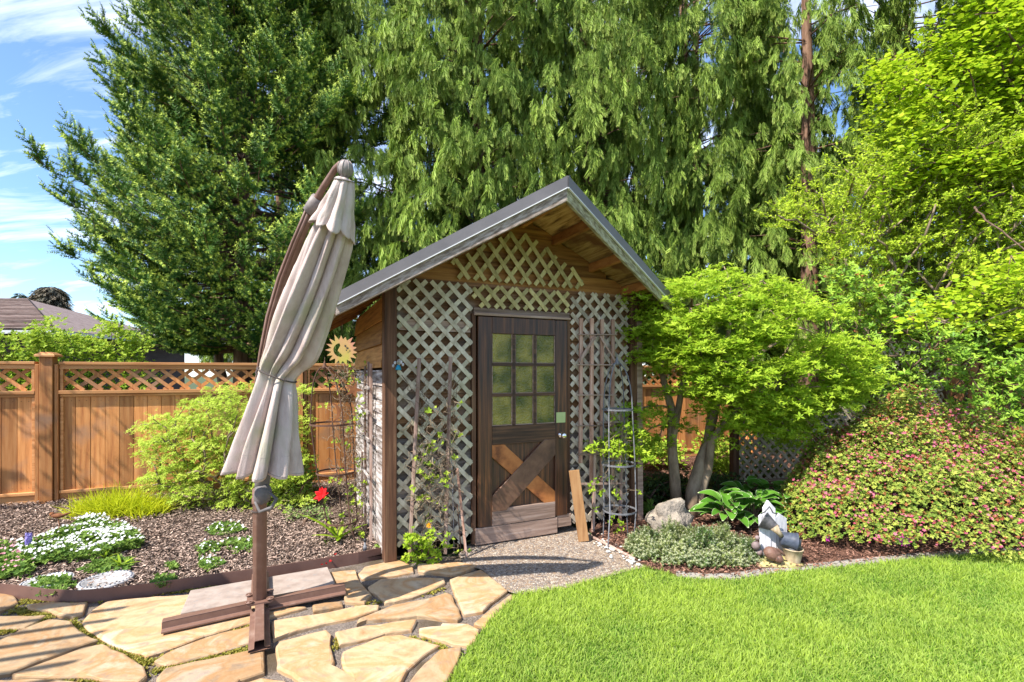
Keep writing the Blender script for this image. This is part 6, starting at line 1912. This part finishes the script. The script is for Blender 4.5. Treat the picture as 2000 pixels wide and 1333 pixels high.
# leftover trellis on the white side wall
b = P0 - U * .06 + V * .75; b.z = 0
t = thing("side_trellis", b, "narrow peeling trellis leaning on the shed's white side wall", "trellis")
for v_, z0_, z1_q in ((.55, .9, 1.66), (.78, .0, 1.62), (.40, .0, 1.64), (1.0, .0, .75)):
    mb = MB(); q = P0 - U * .05 + V * v_; mb.bar(q + Vector((0, 0, z0_)), q + Vector((0, 0, z1_q)), .03, .02, up=U); mb.build("upright_slat", 'stake', t)
for z in (.35, .62, .95, 1.2, 1.42):
    mb = MB(); mb.bar(P0 - U * .075 + V * .35 + Vector((0, 0, z)), P0 - U * .075 + V * .85 + Vector((0, 0, z)), .025, .014, up=U); mb.build("cross_slat", 'white_siding', t)

# boulder
b = gp(1312, 1052)
mb = MB(); mb.blob(b + Vector((.03, .14, .12)), (.20, .15, .17), .55, 22, 16, .3, 3, 1.6, .5)
mb.blob(b + Vector((-.03, .05, .06)), (.13, .10, .13), .5, 18, 12, .0, 8, 1.8, .5)
mb.build("tmp", 'rock')
o = bpy.data.objects["tmp"]; o.name = "boulder"; o.data.name = "boulder"
tag(o, "grey-tan boulder at the foot of the lime tree's stems", "boulder")
# pebbles
pl = MB(); pl.blob((0, 0, 0), (1, 1.25, .7), .3, 10, 7, 0, 1, 1.5, .5)
PBL = pl.build("pebble", 'pebble', origin=(0, 0, 0))
ORG.pop("pebble", None); first = True
for i in range(60):
    if i < 44: px, py = R.uniform(1162, 1252), 0; py = 1050 + (px - 1158) * .52 + R.gauss(0, 7) + 4
    else: px, py = R.uniform(1160, 1240), R.uniform(1046, 1075)
    s = R.uniform(.007, .017); q = gp(px, py, s * .4)
    o = PBL if first else PBL.copy()
    if not first: COL.objects.link(o)
    o.location = q; o.scale = (s * R.uniform(.8, 1.2), s, s * R.uniform(.7, 1)); o.rotation_euler = (R.uniform(-.3, .3), R.uniform(-.3, .3), R.uniform(0, 6.28)); first = False
    tag(o, "small off-white pebble scattered at the gravel path's right edge", "pebble", "white pebbles at the edge of the gravel path")

# mosaic discs
for (px, py, r_, lab) in ((208, 1138, .165, "round mosaic stepping stone with a beaded rim, nearest the edging"), (92, 1140, .15, "paler round stepping stone half hidden by plants on the left")):
    c = gp(px, py, .02); t = thing("stepping_stone", c, lab, "stepping stone")
    mb = MB(); mb.lathe([(r_ * .98, -.01), (r_, .018), (r_ * .97, .026), (r_ * .80, .026), (r_ * .79, .022), (.001, .022)], c, 40); mb.build("disc", 'disc', t)
    mb = MB()
    for k in range(34):
        a = 2 * math.pi * k / 34; mb.blob(c + Vector((math.cos(a) * r_ * .89, math.sin(a) * r_ * .89, .027)), (.007, .007, .005), 0, 6, 4)
    mb.build("bead", 'statue_blue', t)
# bird on a stake
c = gp(121, 1052)
t = thing("bird_stake", c, "small rusty bird figure on a bent rod before the fence post", "ornament")
mb = MB(); tp = at(113, 1012, c.y); mb.tube([c, at(117, 1030, c.y), tp], .004, 5); mb.build("rod", 'rust_o', t)
mb = MB(); mb.blob(tp + Vector((0, 0, .02)), (.06, .022, .024), .15, 12, 8, .1); mb.blob(tp + Vector((-.055, 0, .035)), (.022, .018, .02), .05, 10, 7)
mb.tube([tp + Vector((.04, 0, .025)), tp + Vector((.11, .01, .045))], [.014, .006], 6); mb.build("bird", 'rust_o', t)
# path light / sprinkler by the edging
c = gp(713, 1090)
t = thing("garden_spigot", c, "short grey riser pipe standing behind the edging near the shed corner", "riser")
mb = MB(); mb.lathe([(.012, -.02), (.012, .075), (.016, .08), (.016, .1), (.009, .105), (.009, .14)], c, 12); mb.build("pipe", 'iron', t)
mb = MB(); mb.lathe([(.015, .14), (.017, .145), (.012, .16), (.004, .165)], c, 12); mb.build("cap", 'black', t)

# statue
b = gp(1518, 1106)
t = thing("garden_statue", b, "resin garden statue of tipping pails, a barrel and a rabbit before a white picket", "statue")
Ys = b.y + .10
def sp2(px, py, dy=0.0): return at(px, py, Ys + dy)
mb = MB(); mb.blob(b + Vector((.02, .08, .0)), (.21, .14, .035), .25, 20, 8, 0, 4, 2); mb.build("base", 'statue_base', t)
def picket(x0, x1, ytop, ysh, ybot, dy, mid=None):
    xm = mid or (x0 + x1) / 2
    mb = MB(); mb.slab([sp2(x0 + 4, ybot, dy), sp2(x1 + 2, ybot, dy), sp2(x1, ysh, dy), sp2(xm, ytop, dy), sp2(x0, ysh, dy)], (0, .03, 0)); mb.build("picket", 'statue_wood', t, bevel=.003)
picket(1492, 1515, 978, 994, 1085, .03, 1501); picket(1484, 1505, 1000, 1010, 1086, .02); picket(1514, 1537, 1003, 1013, 1086, .035, 1522)
def pail(c, ax_, r0, r1, h, mat, name, dark='black'):
    ax_ = Vector(ax_).normalized()
    mb = MB(); mb.lathe([(r0 * .3, 0), (r0, .004), (r0 * 1.02, h * .15), ((r0 + r1) / 2, h * .5), (r1, h * .93), (r1 * 1.07, h * .95), (r1 * 1.07, h), (r1 * .93, h), (r1 * .88, h * .8), (r0 * .5, h * .3)], c, 22, axis=ax_)
    o = mb.build(name, mat, t); return o
# upper tilted pitcher, mouth up-left, spout down-right
pail(sp2(1520, 1034, -.05), (-.70, .58, .42), .030, .070, .125, 'statue_dark', "pitcher")
mb = MB(); mb.tube([sp2(1512, 1030, -.06), sp2(1520, 1040, -.07), sp2(1527, 1048, -.08)], [.035, .022, .018], 10); mb.build("pitcher_spout", 'statue_barrel', t)
mb = MB(); mb.tube([sp2(1486, 1004, -.04), sp2(1494, 1000, -.05), sp2(1503, 990, -.05), sp2(1510, 1002, -.05), sp2(1518, 1004, -.05)], .006, 6); mb.build("pitcher_handle", 'statue_dark', t)
pail(sp2(1524, 1052, -.04), (.86, -.30, -.12), .055, .068, .12, 'statue_blue', "pail")
pail(sp2(1548, 1103, -.05), (.02, 0, 1), .052, .073, .135, 'statue_barrel', "barrel")
mb = MB(); mb.blob(sp2(1546, 1070, -.05), (.06, .06, .02), .3, 16, 8); mb.tube([sp2(1552, 1055, -.06), sp2(1556, 1072, -.07)], [.05, .035], 10); mb.build("water_spill", 'statue_dark', t)
mb = MB(); mb.blob(sp2(1508, 1082, -.09), (.068, .05, .055), .1, 18, 12, 0, 2, 1.5, None, .5); mb.blob(sp2(1521, 1092, -.12), (.036, .033, .032), .06, 14, 10); mb.build("rabbit", 'statue_brown', t)
mb = MB(); mb.blob(sp2(1518, 1078, -.11), (.050, .014, .013), .05, 12, 8, 0, 0, 2, None, .75); mb.blob(sp2(1526, 1079, -.10), (.046, .013, .012), .05, 12, 8, 0, 0, 2, None, .75); mb.build("rabbit_ear", 'statue_brown', t)
mb = MB(); mb.blob(sp2(1519, 1090, -.152), (.0045, .003, .0045), 0, 6, 5); mb.build("rabbit_eye", 'black', t)
mb = MB(); mb.blob(sp2(1476, 1066, -.03), (.034, .028, .036), .12, 14, 10, 0, 6); mb.blob(sp2(1479, 1051, -.03), (.020, .02, .020), .06, 12, 8, 0, 3); mb.blob(sp2(1482, 1079, -.02), (.03, .028, .026), .1, 12, 8); mb.build("bird", 'statue_pink', t)
mb = MB(); mb.tube([sp2(1475, 1052, -.045), sp2(1470, 1053, -.05)], [.006, .001], 5); mb.build("bird_beak", 'statue_base', t)

# ------------------------------------------------------------------ screens, right-hand fence, houses, distance
def screen(name, a, b, z0_, z1_, label, pitch=.085):
    a, b = Vector((a.x, a.y, 0)), Vector((b.x, b.y, 0))
    d = (b - a).normalized(); n_ = Vector((-d.y, d.x, 0)); L = (b - a).length
    t = thing(name, (a + b) / 2, label, "lattice screen")
    mb = MB(); lattice(mb, lambda s, n, z: a + d * s - n_ * n + Vector((0, 0, z)), [(0.02, z0_), (L - .02, z0_), (L - .02, z1_), (0.02, z1_)], pitch * 1.1, .036, .008, 45)
    mb.build("lattice", 'lattice_white', t)
    for e in (a, b):
        mb = MB(); mb.bar(e, e + Vector((0, 0, z1_ + .05)), .09, .09, up=d); mb.build("post", 'post', t, bevel=.004)
    for z in (z0_, z1_):
        mb = MB(); mb.bar(a + Vector((0, 0, z)), b + Vector((0, 0, z)), .05, .03); mb.build("rail", 'sill', t)
A = gp(1434, 952); B = Vector(((1700 - CX) / F * 7.0, 7.0, 0)); C2 = Vector(((1845 - CX) / F * 7.55, 7.55, 0))
screen("lattice_screen", A, B, .08, 1.18, "low faded lattice screen behind the hosta and the azalea")
screen("lattice_screen", B + Vector((.03, .02, 0)), C2, .5, 2.02, "taller raised lattice screen half hidden by the rhododendron")
ra, rb = C2 + Vector((.05, .05, 0)), Vector((10.6, 6.6, 0))
d = (rb - ra).normalized(); L = (rb - ra).length
t = thing("old_board_fence", (ra + rb) / 2, "shaded brown board fence behind the rhododendrons at the right", "fence")
ang = math.atan2(d.y, d.x); x = 0; mb = MB()
while x < L:
    mb.box(ra + d * (x + .07) + Vector((0, (0.03 if int(x / .15) % 2 else -.0), .86)), .135, .018, 1.72, ang); x += .15
mb.build("boards", 'fence_shaded', t)
for z in (.4, 1.5):
    mb = MB(); mb.bar(ra + Vector((0, .06, z)), rb + Vector((0, .06, z)), .04, .09); mb.build("rail", 'fence_shaded', t)
x = .0
while x < L + .1:
    mb = MB(); mb.box(ra + d * x + Vector((0, -.03, .9)), .09, .09, 1.85, ang); mb.build("post", 'fence_shaded', t); x += 1.6

def house(name, c, L, D_, hw, hr, yaw_, label, wall, ov=.6, gut=True):
    c = Vector(c); q = Matrix.Rotation(yaw_, 3, 'Z'); t = thing(name, c, label, "house")
    P = lambda x, y, z: c + q @ Vector((x, y, z))
    mb = MB(); mb.slab([P(-L / 2, -D_ / 2, 0), P(L / 2, -D_ / 2, 0), P(L / 2, D_ / 2, 0), P(-L / 2, D_ / 2, 0)], (0, 0, hw)); mb.build("wall", wall, t)
    x0, x1, y0, y1 = -L / 2 - ov, L / 2 + ov, -D_ / 2 - ov, D_ / 2 + ov; rr = (D_ / 2 + ov)
    E = [P(x0, y0, hw), P(x1, y0, hw), P(x1, y1, hw), P(x0, y1, hw)]; R0, R1 = P(x0 + rr, 0, hr), P(x1 - rr, 0, hr)
    mb = MB(); th = Vector((0, 0, .08))
    mb.add([e + th for e in E] + [R0 + th, R1 + th] + E, [(0, 1, 5, 4), (1, 2, 5), (2, 3, 4, 5), (3, 0, 4), (6, 7, 1, 0), (7, 8, 2, 1), (8, 9, 3, 2), (9, 6, 0, 3), (9, 8, 7, 6)])
    rf = mb.build("roof", 'shingle', t)
    mb = MB()
    n = 26
    for i in range(n):      # shingle courses
        f = i / n; yy = y0 + rr * f; zz_ = hw + (hr - hw) * f
        mb.bar(P(x0 + rr * f, yy, zz_ + .093), P(x1 - rr * f, yy, zz_ + .093), .22, .016, up=(P(0, -1, .0) - c) * -(hr - hw) / rr + Vector((0, 0, 1)))
    mb.build("shingle_course", 'shingle', rf)
    if gut:
        mb = MB(); mb.bar(P(x0, y0 - .05, hw + .0), P(x1, y0 - .05, hw + .0), .1, .1); mb.bar(P(x1 + .05, y0, hw), P(x1 + .05, y1, hw), .1, .1); mb.build("gutter", 'gutter', t)
    for xx in (-L * .3, 0, L * .3):
        mb = MB(); mb.slab([P(xx - .7, -D_ / 2 - .02, .9), P(xx + .7, -D_ / 2 - .02, .9), P(xx + .7, -D_ / 2 - .02, 2.0), P(xx - .7, -D_ / 2 - .02, 2.0)], q @ Vector((0, -.03, 0))); w_ = mb.build("window", 'gutter', t)
        mb = MB(); mb.slab([P(xx - .62, -D_ / 2 - .055, .98), P(xx + .62, -D_ / 2 - .055, .98), P(xx + .62, -D_ / 2 - .055, 1.92), P(xx - .62, -D_ / 2 - .055, 1.92)], q @ Vector((0, -.01, 0))); mb.build("pane", 'winglass', w_)
    return t
house("neighbour_house", (-20.3, 17.5, 0), 12, 7, 2.75, 4.2, .10, "neighbour's brown shingled house behind the left hedge", 'housewall')
house("neighbour_house", (-4.6, 15.5, 0), 6.5, 5, 2.25, 3.1, .30, "low dark building seen under the spruce boughs over the fence", 'housewall')
house("neighbour_house", (13, 19, 0), 12, 6, 3.2, 5.0, -.1, "pale house barely visible through the leaves on the right", 'housepale')

def farfir(px, ptop, Y, wd, label, mat, dens=900):
    base = at(px, CY, Y); base.z = 0; top = at(px, ptop, Y)
    t = thing("fir_tree", base, label, "tree"); mb = MB(); mb.tube([base, top], [wd * .06, .02], 6); mb.build("trunk", 'bark', t)
    fo = Fol(); H0 = top.z; f = rng.random(dens) ** .8
    a = rng.uniform(0, 6.28, dens); tier = np.floor(f * 14) / 14; r = wd * (f * .95 + .05) * rng.uniform(.1, 1, dens) * (.7 + .6 * rng.random(dens))
    z = H0 * (1 - f * .8) - r * .18
    L = np.stack([base.x + np.cos(a) * r, base.y + np.sin(a) * r, z], 1)
    D = np.stack([np.cos(a), np.sin(a), np.full(dens, -.15)], 1)
    fo.stamp(FR[0], L, frames(D, np.array([0, 0, 1.])), rng.uniform(.25, .5, dens) * wd * .7); fo.build("crown", mat, t)
farfir(38, 572, 60, 2.6, "small distant fir rising above the neighbour's roof", 'farfir', 700)
farfir(100, 560, 42, 3.4, "distant reddish conifer between the roof and the spruce", 'farcedar', 1500)
# a back row that closes the gaps between the near trees
C0 = [o for o in bpy.data.objects if o.name.startswith("cedar_tree") and o.parent is None]
for i, (x, y, rz, lab) in enumerate([(-7.5, 15.5, .6, "back-row cedar behind the spruce, far left"), (7.0, 15.0, 1.9, "back-row cedar behind the bare-trunked cedar"), (11.5, 14.0, .9, "back-row cedar filling the upper right"), (15.0, 13.0, 2.7, "back-row cedar beyond the right edge of the heart-leaved tree"), (10.2, 18, 4.1, "third-row cedar seen between trunks at the right")]):
    dup(C0[(i * 2 + 1) % len(C0)], (x, y, 0), 0.25 + rz * .1 - .2, lab)
# back hedge closing the view under the trees
def hedgerow(x0, x1, y, h, n, label):
    C = [(R.uniform(x0, x1), y + R.uniform(-.5, .5), R.uniform(.2, h) ) for _ in range(n)]
    leafy("laurel_hedge", Vector(((x0 + x1) / 2, y, 0)), C, label, 'rhodo', "hedge", cnt=22, r=.34, th=.08, S=(.07, .12))
hedgerow(3.0, 14.5, 10.9, 3.0, 420, "dark evergreen hedge under the cedars, right of the shed")
hedgerow(-6.5, 2.0, 11.2, 2.2, 200, "dark evergreen hedge under the cedars, left of the shed")

# pergola behind the camera, left: its slats throw the stripes on the flagstones
t = thing("pergola", (-4.0, .9, 0), "pergola standing left of the picture whose slats stripe the flagstones", "pergola")
dP = Vector((.94, .34, 0)); nP = Vector((-.34, .94, 0)); oP = Vector((-4.25, .85, 2.35))
for k in range(9):
    mb = MB(); o_ = oP + nP * (k * .16 - .35); mb.bar(o_ - dP * 1.8, o_ + dP * .62, .028, .07); mb.build("slat", 'fence_h', t)
mb = MB(); o_ = oP + nP * 1.15; mb.bar(o_ - dP * 1.8, o_ + dP * 1.15, .11, .14); mb.build("beam", 'fence_h', t)
for e in (-1.5, .3):
    mb = MB(); q = oP + dP * e - nP * .4; mb.bar(Vector((q.x, q.y, 0)), q - Vector((0, 0, .04)), .1, .1, up=dP); mb.build("post", 'fence', t)

# bare-limbed tree outside the left edge of the picture: its limbs shade the fence
base = Vector((-7.4, 4.7, 0)); t = thing("garden_tree", base, "thin-limbed tree standing left of the picture that shades the fence boards", "tree")
tg = [Vector((-7.0 + R.uniform(-.9, .55), 4.9 + R.uniform(-.6, .5), R.uniform(2.3, 4.4))) for _ in range(60)]
mb = MB(); mb.tube([base, base + Vector((0, 0, 1.6))], [.09, .07], 8); limbs([base + Vector((0, 0, 1.5))], tg, mb, .055, .006, 5, .08); mb.build("trunk", 'bark', t)
fo = Fol(); P = np.repeat(np.array([tuple(v) for v in tg]), 5, 0) + rng.normal(0, .12, (300, 3)); rosettes(fo, P, rng.uniform(.03, .05, 300)); fo.build("leaves", 'hedge', t)
